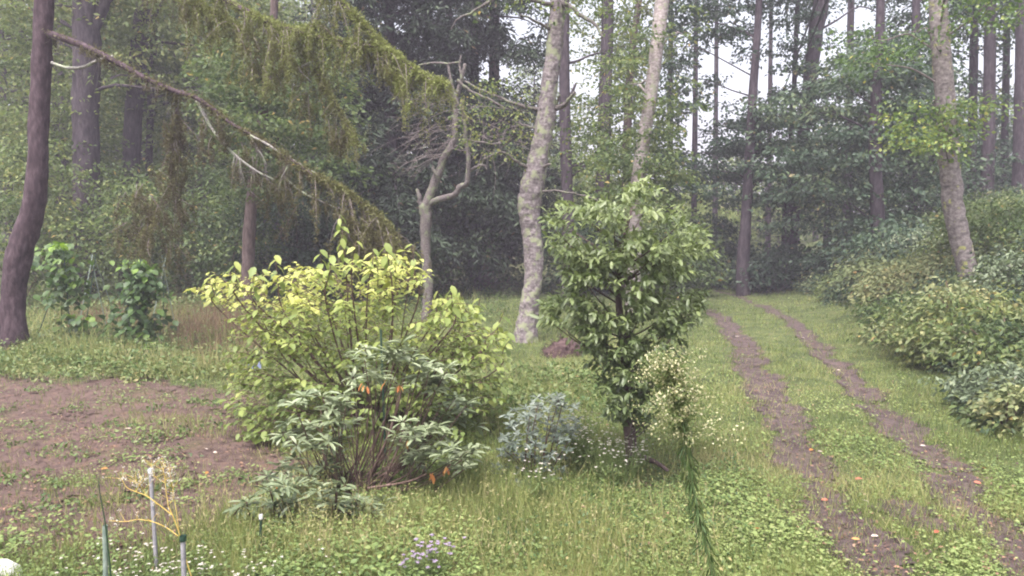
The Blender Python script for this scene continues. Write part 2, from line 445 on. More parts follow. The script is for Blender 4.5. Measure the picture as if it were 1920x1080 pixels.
for _n in M['rut_earth'].node_tree.nodes:                  # packed earth of the ruts: greyer and darker than the garden's
    if _n.type == 'VALTORGB' and abs(_n.color_ramp.elements[0].position - .28) < .001:
        for _e, _c in zip(_n.color_ramp.elements, ((.032, .022, .022), (.072, .052, .052), (.102, .075, .074), (.125, .084, .070), (.165, .132, .128))): _e.color = (*_c, 1)
SOIL_PX = [(-500, 722), (0, 708), (200, 702), (450, 720), (545, 790), (590, 890), (520, 985), (400, 1040), (200, 1105), (0, 1130), (-500, 1140)]
_g = G([p[0] for p in SOIL_PX], [p[1] for p in SOIL_PX])
SOIL = [(a[0], a[1]) for a in _g]
def soil_mask(x, y):
    x = np.asarray(x, float); y = np.asarray(y, float)
    m = np.zeros(x.shape)
    for k in range(8):
        a = k * math.pi / 4
        m += in_poly(x + .45 * math.cos(a) + .30 * vnoise(x, y, .5, 5) + .12 * vnoise(x, y, .17, 15), y + .75 * math.sin(a) + .45 * vnoise(x, y, .45, 6) + .15 * vnoise(x, y, .15, 16), SOIL)
    return m / 8
BARE = [(*G(1690, 955)[:2], .30, .22), (*G(1745, 985)[:2], .22, .16), (*G(1470, 800)[:2], .28, .5)]
def rut_mask(x, y, w=.245):
    x = np.asarray(x, float); y = np.asarray(y, float)
    rl = np.interp(y, RUT_D, RUT_L); rr = np.interp(y, RUT_D, RUT_R)
    j = .12 * vnoise(x, y, .5, 3) + .09 * vnoise(x, y, .17, 4)
    wl = w * np.interp(y, [4, 6, 8.5, 10, 16, 24, 32], [1.15, 1.0, 1.2, 1.45, 1.3, .8, .6])
    wr = w * np.interp(y, [4, 6, 10, 16, 24, 32], [1.1, 1.0, 1.0, .95, .75, .6])
    a = np.clip(1.35 - np.abs(x - rl + j) / wl * .85, 0, 1); b = np.clip(1.35 - np.abs(x - rr + j) / wr * .85, 0, 1)
    for bx, by, bw, bh in BARE: a = np.maximum(a, np.clip(1.5 * np.exp(-((x - bx) / bw) ** 2 - ((y - by) / bh) ** 2) + .3 * vnoise(x, y, .2, 35), 0, 1))
    brk = .42 * np.clip(vnoise(x, y, .30, 33) + .5 * vnoise(x, y, .11, 34), 0, 1)
    return np.clip(np.maximum(a, b) - brk, 0, 1) * smooth(35, 29, y)
def graded(edges):
    out = []
    for a, b, st in edges: out.append(np.arange(a, b, st))
    return np.concatenate(out + [np.array([edges[-1][1]])])
gx = graded([(-300, -60, 12), (-60, -14, 2), (-14, -6, .5), (-6, 9, .14), (9, 16, .4), (16, 60, 2), (60, 301, 12)])
gy = graded([(-60, 2, 4), (2, 3.6, .4), (3.6, 12, .14), (12, 26, .3), (26, 50, 1), (50, 120, 5), (120, 301, 15)])
X, Y = np.meshgrid(gx, gy)
Z = height(X, Y)
Z = np.minimum(Z, 9)
nx, ny = len(gx), len(gy)
idx = np.arange(nx * ny).reshape(ny, nx)
quads = np.stack([idx[:-1, :-1], idx[:-1, 1:], idx[1:, 1:], idx[1:, :-1]], -1).reshape(-1, 4)
sm = np.maximum(soil_mask(X, Y) * .75, rut_mask(X, Y, .30) * .55)
sm = np.maximum(sm, .12 + .25 * smooth(27, 34, Y) * (X < 4))
me = make_mesh('ground', np.stack([X, Y, Z], -1).reshape(-1, 3), quads, M['ground'], sm.ravel(), True)
go = bpy.data.objects.new('ground', me); COL.objects.link(go); go['kind'] = 'structure'
def sheet(name, x0, x1, y0, y1, st, fn, thr, lift, mat='ground'):
    """a thin conforming sheet of bare earth, ragged at its edge"""
    xs = np.arange(x0, x1, st); ys = np.arange(y0, y1, st)
    A, B = np.meshgrid(xs, ys)
    m = fn(A, B)
    iz = np.arange(A.size).reshape(A.shape)
    q = np.stack([iz[:-1, :-1], iz[:-1, 1:], iz[1:, 1:], iz[1:, :-1]], -1).reshape(-1, 4)
    avg = (m[:-1, :-1] + m[1:, 1:] + m[:-1, 1:] + m[1:, :-1]).ravel() / 4
    keep = rng.uniform(0, 1, len(avg)) < np.clip((avg - thr + .12) / .30, 0, 1)
    q = q[keep]
    used, inv = np.unique(q, return_inverse=True)
    z = height(A, B) + lift + .008 * vnoise(A, B, .12, 8)
    v = np.stack([A, B, z], -1).reshape(-1, 3)[used]
    me = make_mesh(name, v, inv.reshape(-1, 4), M[mat], np.full(len(used), .85), True)
    o = bpy.data.objects.new(name, me); COL.objects.link(o); o['kind'] = 'structure'
    return o
def one_rut(tab):
    def f(x, y):
        c = np.interp(y, RUT_D, tab)
        return np.where(np.abs(x - c) < .85, rut_mask(x, y), 0)
    return f
sheet('wheel_rut', 1.5, 7, 3.6, 30, .055, one_rut(RUT_L), .62, .012, 'rut_earth')
sheet('wheel_rut', 2.5, 9, 3.6, 30, .055, one_rut(RUT_R), .62, .012, 'rut_earth')
sheet('garden_soil', -9, -1, 4.8, 12.5, .06, lambda x, y: soil_mask(x, y) - .32 * np.clip(1.5 * vnoise(x, y, .5, 9) + .7 * vnoise(x, y, .16, 19) - .1, 0, 1), .6, .014)

# ------------------------------------------------------------------ grass, clover, litter
def scatter_px(n, x0=-160, x1=2080, y0=541, y1=1140):
    px = rng.uniform(x0, x1, n); py = rng.uniform(y0, y1, n)
    return px, py, G_many(px, py)
def grow(mb, p, h, w, tint, lean=.5, shape='blade'):
    n = len(p)
    th = rng.uniform(0, 2 * math.pi, n)
    ax = np.stack([np.cos(th) * lean, np.sin(th) * lean, np.ones(n)], -1) + rng.normal(0, .2, (n, 3))
    no = np.stack([np.cos(th), np.sin(th), np.full(n, .2)], -1) + rng.normal(0, .4, (n, 3))
    add_leaves(mb, p - np.array((0, 0, .01)), ax, no, h, w, np.clip(tint, 0, 1), shape)
mb = MB()
px, py, p = scatter_px(190000)
D = p[:, 1]
thin = .62 * np.clip(1.6 * vnoise(p[:, 0], D, .7, 51) + .8 * vnoise(p[:, 0], D, .22, 52) - .1, 0, 1)
bare = np.maximum(np.maximum(rut_mask(p[:, 0], D) * .86, thin), soil_mask(p[:, 0], D) * np.where(vnoise(p[:, 0], D, .45, 41) + .6 * vnoise(p[:, 0], D, .15, 42) > .42, .45, .955))
k = (rng.uniform(0, 1, len(p)) > bare * .93) & (D < 46)
px, py, p, D = px[k], py[k], p[k], D[k]
h = np.full(len(p), .09)
h = np.where((px < 930) & (py > 985), .17, h)
h = np.where((px > 420) & (px < 930) & (py > 1005), .24, h)
h = np.where((px > 420) & (px < 930) & (py > 930) & (py <= 1005), .17, h)
h = np.where((px >= 930) & (px < 1420) & (py > 760) & (px < 1180), .12, h)
h = np.where((px < 470) & (py < 715), .30, h)
h = np.where((px >= 470) & (px < 1000) & (py > 650), .13, h)
h = np.where((D > 24) & (px < 900), .3, h)
h = h * rng.uniform(.5, 1.55, len(p)) * np.clip(1 + .75 * vnoise(p[:, 0], D, .6, 12), .3, 2)
tint = .44 + .24 * vnoise(p[:, 0], D, 1.1, 13) + .16 * vnoise(p[:, 0], D, .35, 14) + rng.normal(0, .16, len(p))
tint = tint + np.where((px < 900) & (py > 940), .16, 0) + np.where((px < 480) & (py < 720), .16, 0) - np.where(D > 20, .05, 0)
tint = tint + np.where((px > 1000) & (px < 1500) & (D < 12), .07, 0)
grow(mb, p, h, np.maximum(.0045, .95 * D / F) * rng.uniform(.7, 1.4, len(p)), tint)
o = mb.build('grass', M['grass'], kind='stuff')

mb = MB()
px, py, p = scatter_px(135000, y0=548)
D = p[:, 1]
patch = vnoise(p[:, 0], D, .5, 20) + .6 * vnoise(p[:, 0], D, .18, 21)
bare = np.maximum(rut_mask(p[:, 0], D) * .97, soil_mask(p[:, 0], D) * np.where(patch > .22, .35, .96))
k = (rng.uniform(0, 1, len(p)) > bare) & ((px > 480) | (py < 920) | (py > 1030) | (rng.uniform(0, 1, len(p)) < .4)) & ((patch > -.35) | (rng.uniform(0, 1, len(p)) < .25)) & (D < 30)
px, py, p, D, patch = px[k], py[k], p[k], D[k], patch[k]
n = len(p)
p[:, 2] += rng.uniform(.01, .07, n) * np.where((px < 900) & (py > 950), 2.2, 1)
th = rng.uniform(0, 6.28, n)
ax = np.stack([np.cos(th), np.sin(th), rng.normal(0, .25, n)], -1)
no = rng.normal(0, .35, (n, 3)); no[:, 2] += 1
Lc = np.where(patch > .5, 1.35, 1) * np.maximum(.024, 2.5 * D / F) * rng.uniform(.6, 1.5, n)
tc_ = np.clip(.40 + .16 * vnoise(p[:, 0], D, 1.3, 22) + rng.normal(0, .15, n) + np.where((px > 1300), .08, 0), 0, 1)
add_leaves(mb, p, ax, no, Lc, Lc * .75, tc_, 'diamond')
mb.build('clover_cover', M['cover'], kind='stuff')

mb = MB()                                                 # litter too small and too many to pick apart
px, py, p = scatter_px(9500, y0=575)
D = p[:, 1]
w_ = .12 + .62 * rut_mask(p[:, 0], D, .4) + .62 * soil_mask(p[:, 0], D)
k = (rng.uniform(0, 1, len(p)) < w_) & (D < 24)
p = p[k]; D = D[k]; n = len(p)
p[:, 2] += .03 + rng.uniform(0, .02, n)
th = rng.uniform(0, 6.28, n)
ax = np.stack([np.cos(th), np.sin(th), rng.normal(0, .15, n)], -1); no = rng.normal(0, .25, (n, 3)); no[:, 2] += 1
Lc = rng.uniform(.018, .042, n)
add_leaves(mb, p, ax, no, Lc, Lc * .6, rng.beta(2, 3.2, n), 'oval')
mb.build('leaf_litter', M['litter'], kind='stuff')

mb = MB()                                                 # gritty crumbs of earth
px, py, p = scatter_px(26000, y0=600)
D = p[:, 1]
k = (rng.uniform(0, 1, len(p)) < np.maximum(rut_mask(p[:, 0], D), soil_mask(p[:, 0], D))) & (D < 16)
p = p[k]; n = len(p); p[:, 2] += .022
s_ = rng.uniform(.006, .018, n) * np.maximum(1, p[:, 1] / 9)
oct_v = np.array([(1, 0, 0), (-.5, .86, 0), (-.5, -.86, 0), (0.1, 0, .9)]); oct_t = np.array([(0, 1, 3), (1, 2, 3), (2, 0, 3)])
th = rng.uniform(0, 6.28, n); c_, s2 = np.cos(th)[:, None], np.sin(th)[:, None]
vv = np.stack([oct_v[None, :, 0] * c_ - oct_v[None, :, 1] * s2, oct_v[None, :, 0] * s2 + oct_v[None, :, 1] * c_, np.broadcast_to(oct_v[None, :, 2], (n, 4))], -1) * s_[:, None, None] + p[:, None]
mb.add(vv.reshape(-1, 3), (oct_t[None] + (np.arange(n) * 4)[:, None, None]).reshape(-1, 3), 1.0)
mb.build('soil_crumbs', M['ground'], kind='stuff')

mb = MB()                                                 # dry reddish grass behind the bean rows
for poly, n, h0 in (([(315, 545), (465, 540), (470, 655), (330, 660)], 5200, .42), ([(120, 560), (300, 560), (300, 625), (120, 625)], 2600, .40), ([(250, 520), (480, 515), (480, 560), (250, 560)], 1500, .4), ([(380, 650), (470, 650), (470, 700), (400, 700)], 500, .3)):
    qx, qy = sample_poly(poly, n); qx = qx + rng.normal(0, 18, n); qy = qy + rng.normal(0, 7, n); p = G_many(qx, qy)
    grow(mb, p, h0 * rng.uniform(.5, 1.4, n), .012 * rng.uniform(.6, 1.4, n), rng.beta(2, 2, n), .35)
mb.build('dry_grass', M['dry'], kind='stuff')

mb = MB()                                                 # straw stems and yellowing weeds along the bottom
for poly, n, h0 in (([(380, 960), (920, 960), (960, 1080), (300, 1090)], 600, .28), ([(540, 930), (620, 930), (630, 1080), (560, 1080)], 160, .30), ([(900, 880), (1300, 900), (1400, 1080), (900, 1080)], 480, .22), ([(840, 690), (1130, 680), (1100, 830), (900, 830)], 380, .26), ([(1230, 560), (1380, 560), (1500, 800), (1300, 860)], 160, .16)):
    qx, qy = sample_poly(poly, n); p = G_many(qx, qy)
    hh = h0 * rng.uniform(.5, 1.5, n)
    grow(mb, p, hh, .005, rng.uniform(.55, 1, n), .3)
    for _ in range(3):
        cc = p + np.stack([rng.normal(0, .02, n), rng.normal(0, .02, n), hh * rng.uniform(.4, 1, n)], -1)
        add_leaves(mb, cc, rng.normal(0, .6, (n, 3)) + (0, 0, .5), rng.normal(0, 1, (n, 3)), rng.uniform(.015, .04, n), .008, rng.uniform(.45, 1, n))
mb.build('straw_stems', M['grass'], kind='stuff')

mb = MB()                                                 # leafy weeds of the left field
for poly, n, h0, tn in (([(-60, 600), (460, 600), (470, 715), (-60, 715)], 800, .24, .6), ([(-60, 515), (480, 510), (480, 600), (-60, 600)], 1500, .45, .62), ([(480, 520), (980, 520), (980, 600), (480, 600)], 500, .22, .55), ([(870, 700), (1130, 690), (1130, 800), (930, 800)], 260, .14, .6), ([(1060, 880), (1400, 860), (1450, 1080), (900, 1080)], 260, .08, .45),
                        ([(230, 690), (430, 690), (430, 712), (230, 716)], 120, .12, .95)):
    qx, qy = sample_poly(poly, n); qx = qx + rng.normal(0, 18, n); qy = qy + rng.normal(0, 7, n); p = G_many(qx, qy); p[:, 2] += h0 * rng.uniform(.3, 1.1, n)
    sprays(mb, p, .13 * np.maximum(1, p[:, 1] / 12), 14, np.repeat(np.where(p[:, 1] < 9, .032, .07), 14), np.repeat(np.where(p[:, 1] < 9, .02, .042), 14), np.clip(rng.normal(tn, .15, n), 0, 1), .2, .35)
mb.build('low_weeds', M['weed'], kind='stuff')

mb = MB()                                                 # low growth spilling down the whole bank
n = 7600
D = rng.uniform(7, 26, n); s_ = np.interp(D, [7, 12, 19, 26], [.95, 1.2, 1.8, 1.9]) + 7.5 * rng.uniform(0, 1, n) ** 1.3 + .5 * vnoise(D, D * 0, 1.4, 61)
x = np.interp(D, RUT_D, RUT_R) + s_
k = (x / D < 1.1) & (D > 7.8); x, D, s_ = x[k], D[k], s_[k]; n = len(x)
hgt = np.clip(.10 + .22 * (s_ - 1.1), .1, .75) * rng.uniform(.2, 1.25, n)
c = np.stack([x, D, height(x, D) + hgt], -1)
sc = np.clip(D / 13, .75, 1.5)
for lf, w_ in (('broad', 0), ('bank', 1), ('blue', 2)):
    kk = (np.floor(vnoise(x, D, 1.1, 62) * 2.2 + rng.uniform(0, 1.2, n)) % 3) == w_
    sprays(mb if lf == 'broad' else (mb2 := MB()), c[kk], .26 * sc[kk], 16, .10, .055, np.clip(.5 + .3 * vnoise(x[kk], D[kk], .8, 63) + rng.normal(0, .15, kk.sum()), 0, 1), .25, .3, nz=.7)
    if lf != 'broad': mb2.build('bank_undergrowth', M[lf], kind='stuff')
mb.build('bank_undergrowth', M['broad'], kind='stuff')

# ------------------------------------------------------------------ trees
PXM = lambda D: F / D                                     # pixels of the photograph per metre
def trunk(parent, pts, px_w, D, mat, sides=11, sub=5, wob=.05, name='trunk', jit=0.0, down=.25):
    """trunk through pixel points at distance D (or one distance per point); px_w = its widths"""
    pts = np.asarray(pts, float); D_ = np.broadcast_to(np.asarray(D, float), (len(pts),))
    w = P(pts[:, 0], pts[:, 1], D_)
    r_ = np.asarray(px_w, float) / 2 / (F / D_)
    mb = MB(); v, t = tube(w, r_, sides, sub, wob, jit); mb.add(v, t)
    return mb.build(name, mat, parent, smooth=True)
def base_of(px, py, D):
    p = P(px, py, D)
    return ground(p[0], p[1])
def rooted(pts, px_w, D):
    """begin the trunk a little under the ground below its lowest pixel point"""
    b = base_of(pts[0][0], pts[0][1], D)
    return b
def branch(parent, pts, w0, w1, D, mat, sides=6, jit=0.0, name='branch', sub=4):
    pts = np.asarray(pts, float); D_ = np.broadcast_to(np.asarray(D, float), (len(pts),))
    w = P(pts[:, 0], pts[:, 1], D_)
    r_ = np.linspace(w0, w1, len(pts)) / 2 / (F / D_)
    mb = MB(); v, t = tube(w, r_, sides, sub, .06, jit); mb.add(v, t)
    o = mb.build(name, mat, parent, smooth=True)
    return w, o
GAPS = [(1365, 125, 46, 30), (1300, 140, 25, 16), (1270, 75, 24, 14), (1345, 190, 34, 12), (1440, 145, 34, 12), (1430, 60, 24, 16), (1470, 50, 16, 10), (1300, 225, 30, 12),
        (1400, 175, 16, 12), (1560, 45, 44, 14), (1615, 15, 38, 12), (1580, 80, 26, 10), (1555, 115, 20, 10), (1110, 150, 32, 16), (1110, 90, 16, 14), (975, 50, 30, 14), (960, 75, 20, 8), (740, 42, 16, 10),
        (1185, 235, 18, 12), (1805, 105, 9, 12), (1885, 90, 16, 20), (1870, 120, 10, 16), (1900, 150, 16, 10), (1290, 250, 30, 14), (1880, 215, 14, 10), (1820, 215, 8, 22), (1835, 225, 5, 20), (1310, 285, 24, 8), (1230, 135, 10, 26)]
GAPS = [(a, b_, rx * .95, ry * .95) for a, b_, rx, ry in GAPS]
def gap_free(px, py, mx=0, my=0):
    ok = np.ones(np.shape(px), bool)
    for a, b, rx, ry in GAPS:
        ok &= ((px - a) / (rx + mx)) ** 2 + ((py - b) / (ry + my)) ** 2 > 1
    return ok
def crown_px(poly, D0, D1, n, mx=None, my=None, rad=1.0):
    px, py = sample_poly(poly, n * 2)
    D = rng.uniform(D0, D1, len(px))
    k = gap_free(px, py, (rad * .34 * F / D) if mx is None else mx, 11 if my is None else my)
    return px[k][:n], py[k][:n], D[k][:n]
def limbs_to(parent, tr_pts, px_w, D, cen, n, mat, r0=.05, name='branch', sides=5):
    """limbs that carry the sprays: from the trunk out to n of their centres"""
    tr_pts = np.asarray(tr_pts, float)
    D_ = np.broadcast_to(np.asarray(D, float), (len(tr_pts),))
    w = catmull(P(tr_pts[:, 0], tr_pts[:, 1], D_), 6)
    pick = rng.choice(len(cen), min(n, len(cen)), replace=False)
    for i in pick:
        c = cen[i]
        dxy = np.linalg.norm(w[:, :2] - c[:2], axis=1)
        zt = c[2] - .25 * dxy
        j = np.argmin(np.abs(w[:, 2] - zt))
        a = w[j]
        m = (a + c) / 2 + np.array((0, 0, .12 * np.linalg.norm(c - a))) + rng.normal(0, .12, 3)
        mb = MB(); v, t = tube([a, (a + m) / 2 + rng.normal(0, .05, 3), m, (m + c) / 2 + rng.normal(0, .08, 3), c], [r0, r0 * .8, r0 * .6, r0 * .4, r0 * .15], sides, 3); mb.add(v, t)
        mb.build(name, mat, parent, smooth=True)

# ---- the curved larch at the left edge, with its long hanging boughs
b0 = base_of(26, 662, 14.0)
larch = thing('larch_tree', 'dark purplish trunk bent low down at the left edge, long boughs drooping across the view', 'tree', b0)
LP = [(27, 690), (28, 655), (25, 560), (36, 478), (60, 400), (70, 320), (73, 220), (78, 110), (84, -20), (92, -200), (100, -420), (106, -700)]
trunk(larch, LP, [76, 52, 42, 46, 40, 36, 34, 33, 31, 27, 20, 6], 14.0, M['larch_bark'], 14, 6, .05)
def strands(mb, roots, length, tint):
    """thin hanging shoots set with needle tufts, browner towards their tips"""
    n = len(roots)
    k = np.maximum(3, (length / .035).astype(int))
    own = np.repeat(np.arange(n), k); f = np.concatenate([np.linspace(0, 1, q) for q in k])
    sw = rng.normal(0, .10, (n, 2))
    p = roots[own].copy()
    p[:, :2] += sw[own] * (f ** 1.5)[:, None] * length[own][:, None] * 2
    p[:, 2] -= f * length[own]
    m = 4; N_ = len(p)
    c = np.repeat(p, m, 0) + rng.normal(0, .010, (N_ * m, 3))
    ax = rng.normal(0, .8, (N_ * m, 3)); ax[:, 2] -= .25
    tt = np.repeat(tint[own] - .22 * f + rng.normal(0, .08, N_), m)
    add_leaves(mb, c, ax, rng.normal(0, 1, (N_ * m, 3)) + (0, 0, .5), rng.uniform(.03, .055, N_ * m), .016, np.clip(tt, 0, 1), 'diamond')
def needles(mb, path, n, hang=.5, tint=.45, spread=.12):
    """side twigs off a bough, each hung with its own shoots, gaps between them"""
    path = np.asarray(path); seg = np.linalg.norm(np.diff(path, axis=0), axis=1); s = np.concatenate([[0], np.cumsum(seg)])
    T = unit(path[-1] - path[0])
    nt = max(7, int(n / 60))
    for q in np.sort(rng.uniform(0, s[-1], nt)):
        a = np.array([np.interp(q, s, path[:, i]) for i in range(3)])
        sd = rng.choice([-1, 1])
        d = T * rng.uniform(.1, .9) + np.cross(T, (0, 0, 1.0)) * sd * rng.uniform(.3, 1) + rng.normal(0, .15, 3); d = d / np.linalg.norm(d)
        L_ = hang * rng.uniform(.5, 1.5)
        f = np.linspace(0, 1, 6)[:, None]
        tw = a + d * f * L_ + np.array((0, 0, -1.0)) * (f ** 1.8) * L_ * rng.uniform(.35, .9)
        v, t = tube(tw[[0, 2, 5]], [.008, .005, .002], 4, 2); mbt_l.add(v, t)
        k = int(7 + 11 * L_)
        g = rng.uniform(.05, 1, k)
        r_ = np.stack([np.interp(g, f[:, 0], tw[:, i]) for i in range(3)], -1) + rng.normal(0, .018, (k, 3))
        strands(mb, r_, np.clip(hang * rng.beta(1.4, 3.0, k) * .8, .05, None), tint + rng.normal(0, .09) + rng.normal(0, .06, k))
    m = n * 3; q = rng.uniform(0, s[-1], m)                 # short tufts sitting on the bough
    keep = rng.uniform(0, 1, m) < .35 + .65 * (np.sin(q * 11 + 2 * np.sin(q * 3)) > -.2)
    q = q[keep]; m = len(q)
    p = np.stack([np.interp(q, s, path[:, i]) for i in range(3)], -1) + rng.normal(0, .035, (m, 3))
    add_leaves(mb, p, rng.normal(0, 1, (m, 3)), rng.normal(0, 1, (m, 3)), rng.uniform(.035, .07, m), .018, np.clip(tint + .08 + rng.normal(0, .12, m), 0, 1))
mbt_l = MB()
LB = [  # bough pixel path, widths, D range, needle count, hang, tint
  ([(84, 62), (120, 72), (170, 92), (215, 115), (270, 145), (330, 172), (365, 182), (400, 205), (440, 236), (490, 262), (540, 296), (590, 330)], 15, 4, (14, 11.6), 1500, .22, .30),
  ([(365, 182), (375, 200), (400, 245), (440, 290), (480, 320), (512, 336)], 8, 3, (13.0, 12.2), 0, 0, 0),
  ([(330, 178), (332, 205), (330, 240), (325, 275)], 7, 2, (13.1, 13.1), 500, .5, .28),
  ([(590, 330), (640, 355), (690, 390), (725, 425), (745, 470)], 4, 2, (11.6, 11.0), 1600, .55, .38),
  ([(470, 255), (500, 270), (535, 292), (570, 312), (600, 330)], 6, 2, (12.0, 11.7), 100, .15, .3),
  ([(97, 118), (125, 127), (155, 126), (185, 113), (212, 106)], 7, 5, (14, 13.8), 0, 0, 0),
  ([(300, -90), (370, -30), (430, 5), (480, 30), (520, 48), (560, 60), (620, 75), (690, 85), (735, 100), (790, 140), (838, 160)], 14, 3, (13.5, 11.0), 4200, .50, .74),
  ([(480, 30), (520, 52), (545, 57), (575, 52), (600, 46)], 7, 3, (12.6, 12.2), 900, .65, .74),
  ([(560, -60), (610, -20), (650, 15), (690, 55), (730, 100), (745, 140), (752, 178)], 10, 3, (12.2, 11.3), 2600, .45, .7),
  ([(250, -70), (310, -20), (360, 5), (420, 35), (470, 62)], 9, 3, (13.6, 12.8), 2200, .65, .6),
  ([(520, 90), (545, 112), (560, 130), (580, 150)], 5, 2, (12.6, 12.4), 0, 0, 0),
  ([(590, 130), (610, 165), (640, 215), (655, 245), (668, 275)], 5, 2, (12.4, 11.8), 700, .28, .5),
  ([(585, 48), (600, 20), (592, -10)], 6, 4, (12.3, 12.3), 0, 0, 0),
  ([(640, 80), (670, 84), (690, 92), (712, 96)], 5, 2, (12, 11.8), 0, 0, 0),
  ([(470, 255), (480, 275), (492, 292), (500, 310)], 5, 2, (12, 12), 0, 0, 0),
  ([(545, 292), (538, 315), (528, 332)], 5, 2, (11.8, 11.8), 0, 0, 0),
  ([(440, 290), (436, 315)], 3, 2, (12.5, 12.5), 0, 0, 0), ([(450, 300), (452, 325)], 3, 2, (12.4, 12.4), 0, 0, 0),
  ([(335, 182), (325, 195), (318, 205)], 5, 3, (13.1, 13.1), 0, 0, 0), ([(540, 340), (575, 365), (620, 385), (640, 392)], 5, 2, (12, 11.6), 60, .2, .35),
  ([(650, 85), (645, 100), (648, 112)], 4, 2, (12, 12), 0, 0, 0), ([(680, 88), (690, 105), (692, 115)], 4, 2, (12, 12), 0, 0, 0),
  ([(565, 125), (580, 118), (600, 113)], 4, 2, (12.4, 12.4), 0, 0, 0),
]
LPATHS = []
mbl = MB()
for pts, w0, w1, (Da, Db), n, hang, tn in LB:
    Ds = np.linspace(Da, Db, len(pts))
    pale = n < 200
    w, o = branch(larch, pts, w0, w1, Ds, M['pale_twig'] if pale else M['larch_bark'], 6, .0)
    wp = catmull(w, 6)
    if n: needles(mbl, wp, n, hang, tn, .10 if tn < .5 else .15)
    LPATHS.append(wp)
# hanging curtains of brown-olive shoots under the boughs
for poly, D0, D1, n, tn in (([(240, 330), (345, 280), (350, 400), (330, 470), (225, 470), (215, 420)], 12.8, 13.8, 900, .32), ([(430, 250), (560, 300), (560, 390), (450, 390)], 12, 13, 260, .35),
                            ([(380, 205), (470, 250), (470, 280), (380, 250)], 12.3, 12.9, 160, .22), ([(640, 385), (720, 400), (748, 450), (745, 500), (690, 470), (640, 430)], 11, 11.8, 650, .40),
                            ([(300, 190), (345, 190), (340, 300), (310, 300)], 12.9, 13.3, 200, .25), ([(520, 30), (640, 80), (600, 180), (480, 150), (400, 60)], 12.2, 13, 560, .62), ([(560, 150), (640, 180), (665, 270), (630, 260), (560, 200)], 12, 12.6, 230, .45)):
    kt = max(4, int(n / 16))
    px, py = sample_poly(poly, kt)
    for x_, y_ in zip(px, py):                            # hanging twigs, each with its shoots
        a = P(x_, y_, rng.uniform(D0, D1)); L_ = rng.uniform(.25, .65)
        d = np.array((rng.normal(.1, .35), rng.normal(0, .3), -rng.uniform(.3, 1))); d /= np.linalg.norm(d)
        v, t = tube([a, a + d * L_ * .5 + rng.normal(0, .03, 3), a + d * L_], [.007, .005, .002], 4, 2); mbt_l.add(v, t)
        k = int(8 + 14 * L_)
        strands(mbl, a + d * (rng.uniform(0, 1, (k, 1)) * L_) + rng.normal(0, .03, (k, 3)), rng.uniform(.05, .22, k), tn + rng.normal(0, .09) + rng.normal(0, .07, k))
mbt_l.build('side_twigs', M['twig'], larch, kind='stuff')
mbl.build('needle_foliage', M['larch'], larch, kind='stuff')
mbt = MB()                                                # bare hanging twiglets
for wp, (pts, w0, w1, Dr, n, hang, tn) in zip(LPATHS, LB):
    for q in range(10 if n < 200 else 26):
        a = wp[rng.integers(2, len(wp))]
        e = a + np.array((rng.normal(0, .12), rng.normal(0, .12), -rng.uniform(.12, .55)))
        v, t = tube([a, (a + e) / 2 + rng.normal(0, .03, 3), e], [.006, .004, .002], 4, 2); mbt.add(v, t)
mbt.build('hanging_twigs', M['lichen_twig'], larch, kind='stuff')

# ---- lichened dead tree with two bare limbs
b0 = base_of(800, 602, 19.0)
dead = thing('dying_tree', 'slim lichened tree forking into two bare twisting limbs, left of the thick birch', 'tree', b0)
trunk(dead, [(801, 630), (800, 600), (803, 545), (800, 500), (797, 450), (799, 410), (797, 385)], [26, 22, 19, 18, 19, 22, 22], 19.0, M['lichen_twig'], 10, 5, .08)
branch(dead, [(797, 395), (808, 360), (820, 328), (832, 298), (852, 262), (853, 225), (857, 180), (866, 148), (872, 120)], 20, 6, 19.0, M['lichen_twig'], 8, .012)
branch(dead, [(799, 385), (822, 374), (850, 366), (862, 352), (876, 340), (878, 300), (874, 262), (871, 225), (866, 188)], 13, 7, np.linspace(19, 18.4, 9), M['lichen_twig'], 8, .012)
branch(dead, [(795, 390), (786, 372), (782, 355)], 14, 6, 19.0, M['lichen_twig'], 7, .02, name='broken_stub')
for pts, w0, w1 in (([(858, 195), (848, 160), (843, 140), (840, 122), (815, 118), (785, 122)], 7, 3), ([(857, 150), (880, 170), (915, 185), (945, 202)], 7, 4), ([(866, 148), (862, 125), (864, 104)], 6, 3), ([(878, 322), (895, 312), (908, 310), (912, 318)], 6, 3),
                     ([(872, 262), (910, 268), (935, 270), (945, 255), (947, 240)], 5, 2), ([(820, 330), (812, 318), (812, 312)], 8, 5), ([(840, 120), (866, 116)], 4, 2)):
    branch(dead, pts, w0, w1, 18.8, M['lichen_twig'], 6, .01)
mbt = MB()
for i in range(46):
    a = P(rng.uniform(790, 872), rng.uniform(165, 300), 18.8 + rng.normal(0, .3))
    L_ = rng.uniform(.4, 1.4); th = rng.normal(math.pi, .8); sl = rng.normal(-.25, .3)
    d = np.array((math.cos(th), math.sin(th) * .6, sl))
    pts = [a]
    for q in range(4): pts.append(pts[-1] + d * L_ / 4 + rng.normal(0, .05, 3) + np.array((0, 0, -.02 * q)))
    v, t = tube(pts, np.linspace(.010, .003, 5), 4, 2); mbt.add(v, t)
    for q in range(4):
        a2 = pts[rng.integers(1, 5)]; e = a2 + rng.normal(0, .16, 3) + d * .12
        v, t = tube([a2, (a2 + e) / 2 + rng.normal(0, .02, 3), e], [.005, .004, .002], 4, 2); mbt.add(v, t)
for i in range(60):
    a = P(rng.uniform(880, 985), rng.uniform(190, 300), 18.2 + rng.normal(0, .5))
    e = a + rng.normal(0, .45, 3)
    v, t = tube([a, (a + e) / 2 + rng.normal(0, .06, 3), e], [.009, .006, .003], 4, 3); mbt.add(v, t)
mbt.build('bare_twigs', M['twig'], dead, kind='stuff')

